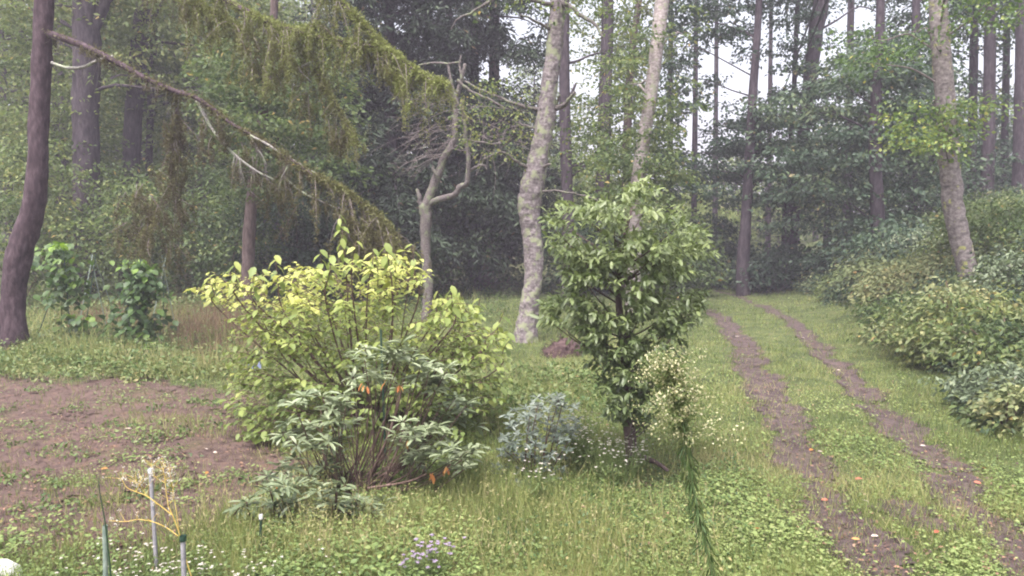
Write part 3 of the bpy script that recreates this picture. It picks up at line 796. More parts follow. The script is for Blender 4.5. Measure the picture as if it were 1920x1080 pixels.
# ---- the thick lichened birch in the middle
BD = 15.4
b0 = base_of(985, 645, BD)
birch = thing('birch_tree', 'thick lichened birch leaning right in mid view, standing on the grass behind the young tree', 'tree', b0)
trunk(birch, [(984, 668), (986, 640), (990, 590), (999, 530), (1000, 470), (994, 420), (993, 380), (1000, 340), (1012, 285), (1022, 230), (1030, 160), (1040, 80), (1046, 0), (1054, -150), (1062, -350), (1068, -560)],
      [80, 50, 38, 34, 37, 37, 43, 44, 36, 36, 31, 29, 27, 23, 16, 4], BD, M['birch_bark'], 16, 7, .06)
for pts, w0, w1, Da, Db in (([(1010, 205), (985, 200), (940, 185), (900, 168), (872, 152)], 8, 3, 15.4, 16.2), ([(1040, 205), (1055, 198), (1066, 188), (1078, 172)], 11, 5, 15.4, 15.0), ([(1043, 200), (1047, 185), (1050, 178)], 6, 3, 15.4, 15.2),
                            ([(1003, 315), (985, 312), (965, 300), (940, 285), (905, 300)], 8, 3, 15.4, 15.0), ([(1002, 318), (1025, 312), (1032, 308)], 8, 4, 15.4, 15.0), ([(1030, 245), (1000, 240), (975, 232), (960, 225)], 7, 3, 15.4, 16),
                            ([(1046, 10), (1020, 6), (985, -4), (940, -20)], 11, 4, 15.4, 15), ([(1046, 5), (1065, 10), (1090, 30), (1115, 45), (1130, 70)], 11, 4, 15.4, 14.6), ([(1042, 60), (1005, 40), (975, 28)], 7, 3, 15.4, 14.8),
                            ([(930, -5), (890, 20), (860, 35), (845, 55)], 6, 2, 14.9, 15), ([(1000, 360), (1040, 358), (1085, 365), (1120, 375)], 5, 2, 15.4, 14.6)):
    branch(birch, pts, w0, w1, np.linspace(Da, Db, len(pts)), M['lichen_twig'], 7, .01)
mb = MB()
px, py, D = crown_px([(880, 165), (960, 130), (1000, 180), (990, 300), (900, 300), (850, 240)], 14.6, 16, 90, 10, 6)
sprays(mb, P(px, py, D), .22, 9, .075, .05, rng.uniform(.5, 1, len(px)), .4, .3, shape='diamond')
px, py, D = crown_px([(1050, 190), (1120, 200), (1130, 380), (1050, 340)], 14.6, 16, 40, 10, 6)
sprays(mb, P(px, py, D), .25, 9, .075, .05, rng.uniform(.3, .9, len(px)), .4, .3)
px, py, D = crown_px([(880, -160), (1180, -160), (1170, 30), (1080, 30), (900, 0)], 14, 16.8, 120, 20, 8)
sprays(mb, P(px, py, D), .4, 16, .085, .06, rng.uniform(.3, .8, len(px)), .4, .3)
mb.build('foliage', M['broad'], birch, kind='stuff')

# ---- the birch on the right bank
RD = 16.0
b0 = base_of(1822, 560, RD)
rb = thing('birch_tree', 'pale leaning birch with yellow lichen patches, rooted on the shrubby right bank', 'tree', b0)
trunk(rb, [(1828, 600), (1820, 555), (1812, 500), (1798, 440), (1788, 390), (1782, 330), (1778, 270), (1773, 200), (1767, 120), (1761, 40), (1757, -30), (1748, -200), (1742, -420)], [42, 33, 33, 35, 36, 36, 34, 34, 33, 32, 30, 22, 5], RD, M['right_bark'], 13, 6, .05)
mb = MB()
px, py, D = crown_px([(1680, 190), (1880, 180), (1890, 222), (1800, 240), (1760, 285), (1680, 270)], 14.6, 15.8, 46, 0, 0)
rcen = P(px, py, D)
sprays(mb, rcen, .55, 34, .10, .062, rng.uniform(.3, .9, len(px)), .35, .10)
px, py, D = crown_px([(1760, -160), (1960, -160), (1950, 30), (1770, 40)], 14, 17, 60, 0, 0)
rcen2 = P(px, py, D)
sprays(mb, rcen2, .65, 34, .10, .062, rng.uniform(.2, .7, len(px)), .35, .10)
px, py, D = crown_px([(1560, 60), (1760, 40), (1760, 110), (1600, 120)], 15, 18, 26, 10, 6)
rcen3 = P(px, py, D)
sprays(mb, rcen3, .6, 30, .10, .06, rng.uniform(.1, .5, len(px)), .35, .10)
mb.build('foliage', M['maple'], rb, kind='stuff')
RT = [(1788, 390), (1782, 330), (1778, 270), (1773, 200), (1767, 120), (1757, -30), (1748, -200), (1742, -420)]
limbs_to(rb, RT, 0, RD, np.vstack([rcen, rcen2, rcen3]), 18, M['twig'], .028)

# ---- trunks of the wood behind, each where it stands
def wood_tree(name, label, pts, widths, D, bark, crown=None, leaf=None, nsp=0, Dr=2.5, rad=.9, per=34, L=.16, W=.09, tint=(.2, .75), nl=8, cat='tree', group=None, lr=.05, droop=.22, flat=.085, mx=None, my=None, forks=(), fr=.15):
    b = base_of(pts[0][0], pts[0][1], D)
    t = thing(name, label, cat, b, group)
    pts2 = list(pts); w2 = list(widths)
    g = P(pts[0][0], pts[0][1], D)
    if g[2] > b[2] - .05:                                 # carry the trunk down into the ground
        d = (g[2] - b[2] + .3) * F / D
        pts2 = [(pts[0][0], pts[0][1] + d)] + pts2; w2 = [widths[0] * 1.2] + w2
    top = pts2[-1]
    if top[1] < 5:                                        # and on up above the picture
        k = top[0] - pts2[-2][0]
        pts2 += [(top[0] + np.clip(k * .5, -25, 25), top[1] - 180), (top[0] + np.clip(k * .8, -30, 30), top[1] - 380)]; w2 += [w2[-1] * .65, w2[-1] * .15]
    trunk(t, pts2, w2, D, bark, 10, 5, .04)
    for fp, a, b_ in forks:
        branch(t, fp, a, b_, D, bark, 7, .01)
    if crown:
        mb = MB(); cens = []
        for poly, n in crown:
            px, py, Dd = crown_px(poly, D - fr * Dr, D + (2 - fr) * Dr, int(n * 1.7), mx, my, rad)
            c = P(px, py, Dd)
            lay = .95 if leaf == 'blue' else .8
            c[:, 2] = np.round((c[:, 2] + .25 * np.sin(c[:, 0] * .7 + c[:, 1] * .5)) / lay) * lay + rng.normal(0, .09, len(c)) - .25 * np.sin(c[:, 0] * .7 + c[:, 1] * .5)
            cens.append(c)
            lump = .5 + .5 * np.sin(c[:, 0] * .9 + 1.5 * np.sin(c[:, 2] * .8)) * np.sin(c[:, 2] * 1.1 + c[:, 1])
            sprays(mb, c, rad * rng.uniform(.6, 1.3, len(c)), int(per * 1.15), L * 1.12, W * 1.12, tint[0] + (tint[1] - tint[0]) * (.4 * rng.uniform(0, 1, len(c)) + .6 * lump), droop, flat, nz=.95)
        mb.build('foliage', M[leaf], t, kind='stuff')
        if nl: limbs_to(t, pts2, 0, D, np.vstack(cens), nl, bark, lr)
    return t
wood_tree('forest_tree', 'stout dark trunk with a right-hand fork, second trunk in from the left edge', [(165, 500), (163, 330), (160, 200), (163, 100), (160, 0), (158, -80)], [50, 46, 46, 48, 44, 40], 24, M['dark_bark'],
          [([(-60, -160), (330, -160), (330, 90), (200, 240), (-60, 260)], 210)], 'broad', forks=[([(172, 60), (188, 25), (200, 0), (235, -50)], 26, 14), ([(178, 170), (215, 160), (260, 163), (330, 170), (430, 172)], 7, 3)], tint=(.35, .95), nl=10)
wood_tree('forest_tree', 'tall leaning trunk rising behind the larch bough, right of the forked trunk', [(243, 495), (246, 290), (256, 150), (264, 60), (274, -20)], [36, 32, 32, 30, 28], 26, M['dark_bark'],
          [([(180, -150), (520, -150), (560, 120), (300, 280), (180, 200)], 190)], 'broad', forks=[([(262, 75), (310, 80), (370, 85), (430, 95)], 6, 2), ([(264, 50), (290, 30), (310, -10)], 8, 4), ([(250, 230), (285, 120), (300, 60)], 8, 3)], tint=(.35, .95))
wood_tree('forest_tree', 'slender dark stem close on the right of the tall leaning trunk', [(280, 480), (279, 330), (283, 180), (288, 60), (290, -30)], [14, 13, 12, 11, 9], 28, M['dark_bark'],
          [([(240, 150), (480, 150), (480, 300), (260, 330)], 80)], 'broad', tint=(.2, .6), nl=4)
wood_tree('forest_tree', 'thin reddish trunk above the yellow shrub, half hidden by larch boughs', [(465, 495), (470, 400), (482, 290), (497, 190), (510, 90), (515, -20)], [24, 22, 19, 17, 15, 13], 21, M['brown_bark'],
          [([(390, 60), (640, 60), (650, 330), (430, 360), (380, 200)], 150)], 'broad', rad=.7, L=.13, W=.075, tint=(.2, .7), nl=8, Dr=1.8, fr=1.2)
def fir(label, px, py, D, top, w_px, n_b, tint, seed, name='fir_tree'):
    b = base_of(px, py, D)
    t = thing(name, label, 'tree', b, None)
    H = (P(px, top, D)[2] - b[2]); Rr = w_px / 2 / (F / D)
    mb = MB(); v, tt = tube([b - (0, 0, .3), b + (0, 0, H * .5), b + (0, 0, H)], [.30, .18, .03], 9, 4, .03); mb.add(v, tt)
    mb.build('trunk', M['dark_bark'], t, smooth=True)
    mf = MB()
    for i in range(n_b):
        f = rng.uniform(.10, 1) ** .9
        z = b[2] + H * f
        L_ = Rr * (1.05 - f) ** .6 * rng.uniform(.75, 1.1) + .3
        th = rng.uniform(0, 6.28)
        k = max(3, int(L_ / .42))
        s = np.linspace(.18, 1, k)
        d = np.array((math.cos(th), math.sin(th), 0))
        c = np.array((b[0], b[1], z)) + d * (s * L_)[:, None]
        c[:, 2] += .10 * L_ * s - .38 * L_ * s ** 2
        q = P(px, py, D)
        ppx = 960 + c[:, 0] / c[:, 1] * F; ppy = 440 - (c[:, 2] - 2.2) / c[:, 1] * F
        kk = gap_free(ppx, ppy, 8, 6)
        sprays(mf, c[kk], .46 + .16 * (1 - s[kk]), 44, .22, .075, tint + .25 * s[kk], .55, .22, nz=.8)
        if i % 9 == 0:
            mbb = MB(); v, tt = tube([np.array((b[0], b[1], z)), c[k // 2], c[-1]], [.05, .03, .01], 5, 3); mbb.add(v, tt); mbb.build('bough', M['dark_bark'], t, smooth=True)
    mf.build('foliage', M['fir'], t, kind='stuff')
    return t
fir('broad dark fir behind the drooping larch bough, left of the slim dead tree', 735, 520, 26, -420, 400, 250, .12, 1)
fir('tall dark fir standing behind the slim dead tree and the thick birch', 890, 520, 29, -420, 400, 250, .15, 2)
wood_tree('forest_tree', 'shaded trunk in the dark gap between the dead tree and the thick birch', [(908, 527), (912, 460), (920, 380), (925, 250), (928, -20)], [30, 26, 24, 22, 18], 31, M['brown_bark'], [([(840, 300), (990, 300), (990, 420), (850, 420)], 60)], 'fir', nl=3, tint=(.5, .9))
wood_tree('forest_tree', 'dim dark trunk just right of the slim dead tree', [(832, 515), (836, 420), (840, 300), (842, -20)], [20, 18, 16, 12], 33, M['dark_bark'])
wood_tree('forest_tree', 'dark trunk half hidden close behind the thick birch on its right', [(1066, 500), (1064, 380), (1060, 250), (1058, 120), (1058, -20)], [26, 23, 22, 20, 18], 23, M['dark_bark'],
          [([(1050, 80), (1200, 100), (1200, 330), (1080, 340)], 45)], 'broad', rad=.7, L=.13, W=.08, tint=(.25, .8), nl=4)
wood_tree('forest_tree', 'upright dark trunk above the young leafy tree, nearest the thick birch', [(1128, 500), (1130, 360), (1134, 200), (1138, 80), (1140, -20)], [30, 27, 25, 23, 20], 29, M['dark_bark'],
          [([(1050, -150), (1290, -150), (1290, 130), (1150, 160), (1050, 80)], 140), ([(1060, 180), (1300, 180), (1300, 380), (1060, 390)], 95)], 'broad', rad=.62, L=.13, W=.078, tint=(.35, .95), nl=6)
wood_tree('forest_tree', 'slim brown trunk between the upright trunk and the pale birch', [(1172, 490), (1174, 340), (1178, 200), (1186, 90), (1200, -20)], [18, 17, 15, 13, 11], 30, M['brown_bark'],
          [([(1120, 60), (1260, 40), (1260, 250), (1130, 260)], 36)], 'broad', tint=(.2, .7), nl=3)
wood_tree('birch_tree', 'pale pinkish birch stem rising above the young leafy tree', [(1188, 490), (1196, 350), (1206, 270), (1218, 190), (1230, 100), (1243, -20)], [28, 27, 25, 24, 25, 26], 20, M['pale_birch'],
          [([(1130, 230), (1280, 200), (1290, 370), (1140, 380)], 50), ([(1150, 20), (1300, 20), (1300, 200), (1150, 200)], 16)], 'broad', rad=.6, L=.12, W=.07, tint=(.2, .8), nl=5, Dr=1.2, fr=.7)
wood_tree('forest_tree', 'straight dark trunk beside the end of the track, left of the dark shrub', [(1393, 492), (1398, 420), (1404, 320), (1410, 200), (1418, 90), (1424, -20)], [24, 20, 18, 16, 14, 11], 27, M['dark_bark'],
          [([(1250, -150), (1540, -150), (1540, 50), (1250, 50)], 150), ([(1240, 40), (1560, 40), (1560, 330), (1230, 320)], 175), ([(1240, 200), (1500, 210), (1480, 380), (1240, 360)], 120)], 'blue', rad=.58, L=.14, W=.08, tint=(.05, .5), nl=12, lr=.03)
wood_tree('forest_tree', 'dark trunk leaning right above the dark shrub, upper part thickest', [(1482, 490), (1486, 420), (1500, 300), (1515, 180), (1530, 60), (1542, -20)], [24, 22, 22, 24, 26, 26], 29, M['dark_bark'],
          [([(1440, -150), (1700, -150), (1700, 60), (1440, 60)], 80)], 'blue', rad=.6, L=.14, W=.08, tint=(.05, .5), nl=6)
wood_tree('forest_tree', 'thin dark stem just left of the leaning trunk over the dark shrub', [(1470, 480), (1474, 380), (1480, 300), (1488, 180), (1496, -20)], [12, 11, 10, 9, 7], 31, M['dark_bark'])
wood_tree('forest_tree', 'wide tree with layered blue-green sprays filling the right side, its trunk hidden', [(1648, 500), (1645, 380), (1640, 250), (1648, 100), (1652, -20)], [26, 24, 22, 18, 14], 24, M['dark_bark'],
          [([(1430, 150), (1560, 130), (1760, 130), (1770, 330), (1740, 440), (1600, 460), (1460, 420), (1420, 280)], 250), ([(1570, 60), (1750, 60), (1750, 160), (1560, 150)], 60)], 'blue', Dr=3.5, rad=1.0, per=44, L=.16, tint=(.15, .9), nl=14, lr=.035)
wood_tree('forest_tree', 'dark trunk in shade just left of the leaning right-hand birch', [(1712, 480), (1712, 300), (1716, 150), (1718, -20)], [18, 17, 16, 13], 28, M['dark_bark'],
          [([(1640, -150), (1960, -150), (1960, 70), (1700, 60)], 95)], 'blue', rad=.65, L=.14, W=.08, tint=(.05, .6), nl=4)
for i, (x, w_, D, lb) in enumerate(((1822, 16, 29, 'dark trunk showing just right of the leaning right-hand birch'), (1852, 22, 27, 'broad dark trunk, second to the right of the leaning right-hand birch'), (1883, 13, 31, 'narrow dark trunk between two broader ones near the right edge'),
                                     (1912, 24, 26, 'broad dark trunk at the right edge of the view'), (1745, 13, 33, 'dim narrow trunk left of the leaning right-hand birch, far back'), (1590, 14, 34, 'dim trunk far back among the blue-green sprays'))):
    wood_tree('forest_tree', lb, [(x - 4, 470), (x, 300), (x + 3, 150), (x + 6, -20)], [w_ * 1.15, w_, w_ * .95, w_ * .8], D, M['dark_bark'],
              [([(x - 90, -120), (x + 90, -120), (x + 90, 60), (x - 90, 40)], 26), ([(x - 70, 60), (x + 70, 60), (x + 70, 260), (x - 70, 260)], 7), ([(x - 100, 280), (x + 100, 270), (x + 100, 420), (x - 100, 430)], 34)], 'blue', tint=(.1, .7), nl=3)
for i, (x0, x1, w_, D, lb) in enumerate(((1300, 1306, 10, 36, 'far thin trunk left of the bright sky gap'), (1340, 1344, 9, 40, 'far thin trunk under the bright sky gap'), (1255, 1258, 12, 34, 'far trunk right of the pale pinkish birch'), (360, 352, 14, 36, 'dim far trunk among the leaves right of the tall leaning trunk'), (120, 112, 12, 34, 'dim far trunk between the larch and the forked trunk'), (1440, 1446, 9, 38, 'far thin trunk between the two dark trunks at the track end'))):
    wood_tree('forest_tree', lb, [(x0, 480), ((x0 + x1) / 2, 250), (x1, -20)], [w_ * 1.1, w_, w_ * .7], D, M['dark_bark'])

# ---- filler trees of the wood: a few full trees, copied
def full_tree(H, Rc, leaf, bark, n_l, per, L, W, tint, z0=.18, label='', group=''):
    t = thing('forest_tree', label, 'tree', (0, 0, 0), group)
    mb = MB(); lean = rng.normal(0, .02, 2) * H
    tp = [np.array((0, 0, -.4)), np.array((lean[0] * .3, lean[1] * .3, H * .35)), np.array((lean[0], lean[1], H * .7)), np.array((lean[0] * 1.2, lean[1] * 1.2, H))]
    v, tt = tube(tp, [.22, .17, .11, .02], 8, 4, .05); mb.add(v, tt)
    mf = MB()
    for i in range(n_l):
        f = rng.uniform(z0, 1.0); z = f * H
        a = np.array((lean[0] * f, lean[1] * f, z)); th = rng.uniform(0, 6.28)
        L_ = Rc * (.35 + .9 * math.sin(math.pi * min(1, (f - z0) / (1 - z0) * .8 + .2))) * rng.uniform(.6, 1.1)
        e = a + np.array((math.cos(th) * L_, math.sin(th) * L_, .25 * L_ * rng.uniform(-.3, 1)))
        v, tt = tube([a, (a + e) / 2 + np.array((0, 0, .1 * L_)), e], [.04, .025, .008], 4, 3); mb.add(v, tt)
        k = max(2, int(L_ / .75)); s = np.linspace(.35, 1.05, k)[:, None]
        sprays(mf, a + (e - a) * s + rng.normal(0, .25, (k, 3)), .85, per, L, W, rng.uniform(*tint), .3, .16, nz=.9)
    mb.build('trunk', M[bark], t, smooth=True); mf.build('crown', M[leaf], t, kind='stuff')
    return t
def dup(o, loc, rz, sc, label, group):
    c = o.copy(); COL.objects.link(c); c.location = loc; c.rotation_euler = (0, 0, rz); c.scale = (sc, sc, sc); c['label'] = label; c['group'] = group
    for ch in list(o.children):
        d = ch.copy(); COL.objects.link(d); d.parent = c
    return c
LF, LM, LR = 'pale green tree deep in the misty wood on the left', 'hazy tree in the wood behind the middle trunks', 'low hazy tree in the far wood at the end of the track'
V = [full_tree(18, 3.4, 'far', 'dark_bark', 48, 26, .24, .14, (.35, .95), label=LF, group='filler trees of the left wood'), full_tree(13, 2.8, 'far', 'dark_bark', 38, 28, .24, .14, (.2, .9), label=LM, group='filler trees of the middle wood'),
     full_tree(7.5, 2.4, 'far', 'dark_bark', 30, 30, .22, .13, (.35, 1), .08, label=LR, group='filler trees of the far wood'), full_tree(14, 2.8, 'blue', 'dark_bark', 36, 28, .24, .14, (.05, .8), label='dark blue-green tree in the wood beyond the right bank', group='filler trees of the right wood')]
used = set()
def place(k, px, D, sc, label, group):
    if k == 0:
        w_ = 'left of the forked trunk' if px < 130 else 'between the forked and the leaning trunk' if px < 260 else 'behind the long larch bough' if px < 460 else 'behind the broad dark fir'
        label = 'pale green tree deep in the misty wood, ' + w_; group = group + ', ' + w_
    p = P(px, 440, D); g = ground(p[0], p[1]); g[2] = min(g[2], 9)
    if k not in used:
        used.add(k); o = V[k]; o['label'] = label; o['group'] = group; o.location = g; o.rotation_euler = (0, 0, rng.uniform(0, 6.28)); o.scale = (sc,) * 3; return
    dup(V[k], g, rng.uniform(0, 6.28), sc, label, group)
for i in range(30):
    place(0, -120 + 770 * ((i * .618) % 1), rng.uniform(33, 62), rng.uniform(.8, 1.15), LF, 'filler trees of the left wood')
for i in range(12):
    place(1, 640 + 430 * ((i * .618) % 1), rng.uniform(38, 62), rng.uniform(.6, 1.0), LM, 'filler trees of the middle wood')
for i in range(20):
    place(2, 1000 + 620 * ((i * .618) % 1), rng.uniform(40, 70), rng.uniform(.7, 1.05), LR, 'filler trees of the far wood')
for i in range(14):
    place(3, 1580 + 450 * ((i * .618) % 1), rng.uniform(34, 55), rng.uniform(.4, .58), 'dark blue-green tree in the wood beyond the right bank', 'filler trees of the right wood')

# ---- the wood's last depth, one leafy mass nobody could count
mb = MB()
n = 3600
px = np.where(rng.uniform(0, 1, 3600) < .5, rng.uniform(-250, 700, 3600), rng.uniform(-250, 2200, 3600)); D = rng.uniform(60, 85, n)
top = np.interp(px, [-250, 600, 700, 1000, 1150, 1300, 1600, 1750, 2200], [30, 29, 20, 10, 7, 5.5, 7, 12, 15]) * rng.uniform(.75, 1, n)
p = P(px, 440, D); g = np.minimum(height(p[:, 0], p[:, 1]), 9)
p[:, 2] = g + top * rng.uniform(0.02, 1, n)
sprays(mb, p, 1.5, 16, .55, .34, np.clip(rng.normal(.55, .25, n), 0, 1), .3, .3)
mb.build('far_wood', M['far'], kind='stuff')

# ------------------------------------------------------------------ bushes and understory
def bush(name, label, px, top, w_px, D, leaf, n=60, per=30, L=.13, W=.08, rad=.45, tint=(.2, .8), cat='bush', group=None, depth=1.0, droop=.35, flat=.2, nstem=7, low=.05, shape='diamond'):
    p = P(px, 440, D); b = ground(p[0], p[1])
    t = thing(name, label, cat, b, group)
    H = max(.5, P(px, top, D)[2] - b[2]); Rx = w_px / 2 / (F / D)
    u = rng.normal(0, 1, (n, 3)); u = unit(u); u *= rng.uniform(.35, 1, (n, 1)) ** .6 * np.where(rng.uniform(0, 1, (n, 1)) < .22, 1.28, 1)
    lump = 1 + .22 * np.sin(np.arctan2(u[:, 1], u[:, 0]) * 3 + px) * np.cos(u[:, 2] * 4 + D)
    c = np.stack([u[:, 0] * Rx * lump, u[:, 1] * Rx * depth * lump, (u[:, 2] * .5 + .5) * H * (1 - low) * (.85 + .15 * lump) + low * H], -1) + b
    c[:, 2] = np.maximum(c[:, 2], height(c[:, 0], c[:, 1]) + .08)
    mb = MB()
    lumpt = .5 + .5 * np.sin(c[:, 0] * 2.3 + 1.3 * np.sin(c[:, 2] * 2.9)) * np.sin(c[:, 2] * 3.1 + c[:, 1] * 1.7)
    sprays(mb, c, rad * rng.uniform(.6, 1.2, n), per, L, W, np.clip(tint[0] + (tint[1] - tint[0]) * (.45 * rng.uniform(0, 1, n) + .55 * lumpt), 0, 1), droop, flat, shape=shape)
    mb.build('foliage', M[leaf], t, kind='stuff')
    for i in range(nstem):
        e = c[rng.integers(0, n)]
        mb = MB(); a = b + np.append(rng.normal(0, .12 * Rx, 2), -.1)
        v, tt = tube([a, (a + e) / 2 + rng.normal(0, .06, 3), e], [.022, .014, .006], 5, 3); mb.add(v, tt); mb.build('stem', M['stem'], t, smooth=True)
    return t
for px, top, w, D, leaf, n, tn, lb in (
    (20, 250, 270, 22, 'broad', 120, (.25, .9), 'leafy green bush behind the bent larch at the left edge'),
    (140, 215, 250, 25, 'broad', 120, (.2, .85), 'tall green bush under the forked trunk'),
    (250, 330, 230, 22.5, 'broad', 110, (.2, .8), 'green bush under the tall leaning trunk'),
    (350, 300, 210, 25, 'broad', 100, (.1, .7), 'green bush behind the hanging larch curtain'),
    (430, 370, 190, 23, 'broad', 90, (.05, .6), 'dark green bush around the thin reddish trunk'),
    (545, 350, 210, 24, 'blue', 100, (.1, .7), 'shaded blue-green bush right of the thin reddish trunk'),
    (640, 400, 180, 25, 'fir', 80, (.2, .8), 'deep green bush behind the tallest yellow shoot'),
    (740, 330, 170, 25, 'fir', 100, (.35, 1), 'dark bush with lighter green tips under the broad fir'),
    (850, 345, 170, 27, 'fir', 90, (.35, 1), 'dark bush with lighter green tips right of the slim dead tree'),
    (690, 420, 200, 31, 'fir', 70, (.1, .7), 'dim bush far back in the dark under the firs'),
    (930, 400, 150, 33, 'fir', 70, (.2, .8), 'dim bush in the shade left of the thick birch'),
    (1090, 400, 150, 28, 'blue', 80, (.1, .7), 'shaded bush between the thick birch and the young leafy tree'),
    (1260, 410, 170, 27, 'broad', 80, (.1, .6), 'shaded bush right behind the young leafy tree'),
    (1340, 400, 130, 31, 'blue', 70, (.2, .8), 'hazy bush at the far end of the track'),
    (1300, 345, 190, 44, 'far', 90, (.5, 1), 'bright misty bush far beyond the track end'),
    (1130, 330, 170, 42, 'far', 80, (.4, 1), 'bright misty bush far behind the upright brown trunk'),
    (1470, 462, 160, 27.5, 'blue', 90, (.0, .55), 'low dark shrub at the bend of the track'),
    (1590, 470, 160, 25, 'blue', 80, (.1, .6), 'dark shrub at the foot of the bank right of the bend'),
    (1690, 480, 180, 21, 'bank', 90, (.1, .6), 'brownish green shrub on the bank above the far track'),
    (1630, 515, 110, 21.5, 'bank', 60, (.2, .7), 'low greyish shrub beside the far track'),
    (1730, 420, 230, 21.5, 'blue', 110, (.1, .75), 'wide blue-green shrub left of the leaning right-hand birch'),
    (1770, 480, 150, 17.5, 'bank', 80, (.3, 1), 'yellowish shrub at the foot of the leaning right-hand birch'),
    (1690, 500, 130, 17.5, 'bank', 70, (.4, 1), 'pale yellowish shrub on the bank left of the leaning birch'),
    (1890, 370, 200, 17.5, 'broad', 110, (.1, .75), 'leafy green bush on the bank at the right edge'),
    (1720, 555, 160, 14.5, 'broad', 90, (.15, .7), 'mixed green shrub on the bank below the leaning birch'),
    (1850, 555, 150, 14, 'bank', 90, (.3, .95), 'pale green shrub right of the leaning birch foot'),
    (1915, 470, 130, 13.5, 'silver', 70, (.0, .5), 'greyish leafy shrub at the right edge, half way up'),
    (1790, 610, 150, 11.5, 'broad', 100, (.35, 1), 'arching straw-green shrub overhanging the bank foot'),
    (1900, 600, 140, 10.8, 'broad', 90, (.1, .75), 'leafy green shrub at the right edge above the silvery one'),
    ):
    k = max(.45, D / 22)
    Hm = abs(top - 520) / (F / D)
    bush('bush', lb, px, top, w, D, leaf, int(n * 1.8), 30, .135 * k + .005, .078 * k, .55 * k, tn)
for i in range(34):                                       # the dense growth that covers the rest of the bank
    D = 10.5 + 13 * ((i * .618) % 1)
    x = np.interp(D, RUT_D, RUT_R) + np.interp(D, [10, 14, 20], [1.7, 1.9, 2.9]) + 4.2 * ((i * .3819 + .2) % 1) ** 1.3
    px = 960 + x / D * F
    if px > 2350: continue
    g = ground(x, D); hh = rng.uniform(.4, 1.15)
    top = 440 - (g[2] + hh - 2.2) / D * F
    kind = ('mid green leafy', 'pale yellowish green', 'fresh bright green', 'straw-green', 'greyish silvery')[i % 5]
    where = 'near the front of' if D < 13 else 'half way along' if D < 18 else 'far along'
    bush('bush', kind + ' shrub in the dense growth ' + where + ' the right bank', px, top, rng.uniform(1.3, 2.4) / D * F, D, ('broad', 'bank', 'maple', 'bank', 'silver')[i % 5], 75, 26, .105, .05, .32, (.1, 1.1), group=kind + ' shrubs ' + where + ' the right bank')
bush('silvery_shrub', 'silvery grey-leaved shrub at the right edge beside the track', 1895, 690, 170, 8.9, 'silver', 90, 24, .075, .035, .2, (.0, .5), shape='lance')
bush('bush', 'yellow-green low shrub at the right edge below the silvery one', 1925, 770, 110, 8.0, 'bank', 60, 22, .08, .045, .18, (.2, .95))

# ------------------------------------------------------------------ plants whose leaves can be told apart
HERO = []
def hero_leaves(parent, mat, shape, c, axis, normal, L, W, tint, most=300, name='leaf'):
    HERO.append(dict(parent=parent, mat=mat, shape=shape, c=c, axis=axis, normal=normal, L=np.broadcast_to(L, (len(c),)).copy(), W=np.broadcast_to(W, (len(c),)).copy(), tint=np.clip(tint, 0, 1), most=most, name=name))
LEAF_MESH = {}
def leaf_mesh(mat, shape, q):
    k = (mat, shape, q)
    if k not in LEAF_MESH:
        tv, tt = TPL[shape]
        LEAF_MESH[k] = make_mesh('leaf', tv, tt, M[mat], np.full(len(tv), q))
    return LEAF_MESH[k]
def one_leaf(parent, mat, shape, c, a, s, n, L, W, tint, name='leaf', label=None):
    o = bpy.data.objects.new(name, leaf_mesh(mat, shape, round(float(tint) * 8) / 8)); COL.objects.link(o)
    o.parent = parent
    b = BASE[parent.name]
    o.matrix_basis = Matrix(((a[0] * L, s[0] * W, n[0] * L, c[0] - b[0]), (a[1] * L, s[1] * W, n[1] * L, c[1] - b[1]), (a[2] * L, s[2] * W, n[2] * L, c[2] - b[2]), (0, 0, 0, 1)))
    if label: o['label'] = label
    return o
def finish_heroes():
    V_, T_, own = [], [], []; k = 0
    for h in HERO:
        h['v'], h['t'], h['k'] = leaf_verts(h['c'], h['axis'], h['normal'], h['L'], h['W'], h['shape'])
        V_.append(h['v']); T_.append(h['t'] + k); k += len(h['v'])
    Vv = np.concatenate(V_); Tt = np.concatenate(T_)
    bvh = BVHTree.FromPolygons(Vv.tolist(), Tt.tolist(), all_triangles=True)
    t0 = 0; eye = Vector(CAM)
    for h in HERO:
        m = len(h['c']); per = len(TPL[h['shape']][1])
        a, s, n = leaf_frames(h['axis'], h['normal'])
        mid = h['c'] + a * h['L'][:, None] * .5
        vis = np.zeros(m, bool)
        for i in range(m):
            d = Vector(mid[i]) - eye
            hit = bvh.ray_cast(eye, d.normalized())
            if hit[2] is not None and (hit[2] - t0) // per == i and hit[2] >= t0: vis[i] = True
        view = unit(mid - CAM); dist = np.linalg.norm(mid - CAM, axis=1)
        area = h['L'] * h['W'] * (np.abs((n * view).sum(1)) + .1) / dist ** 2
        score = np.where(vis, area, area * .02)
        order = np.argsort(-score)
        sel = np.zeros(m, bool); sel[order[:h['most']]] = True; sel &= vis
        for i in np.nonzero(sel)[0]:
            one_leaf(h['parent'], h['mat'], h['shape'], h['c'][i], a[i], s[i], n[i], h['L'][i], h['W'][i], h['tint'][i], h['name'])
        r_ = ~sel
        if r_.any():
            mb = MB(); add_leaves(mb, h['c'][r_], h['axis'][r_], h['normal'][r_], h['L'][r_], h['W'][r_], h['tint'][r_], h['shape'])
            mb.build('foliage', M[h['mat']], h['parent'], kind='stuff')
        t0 += m * per
def stem(parent, pts, r_, mat='stem', name='stem', sides=5):
    mb = MB(); v, t = tube(pts, r_, sides, 4, .04); mb.add(v, t)
    return mb.build(name, M[mat], parent, smooth=True)

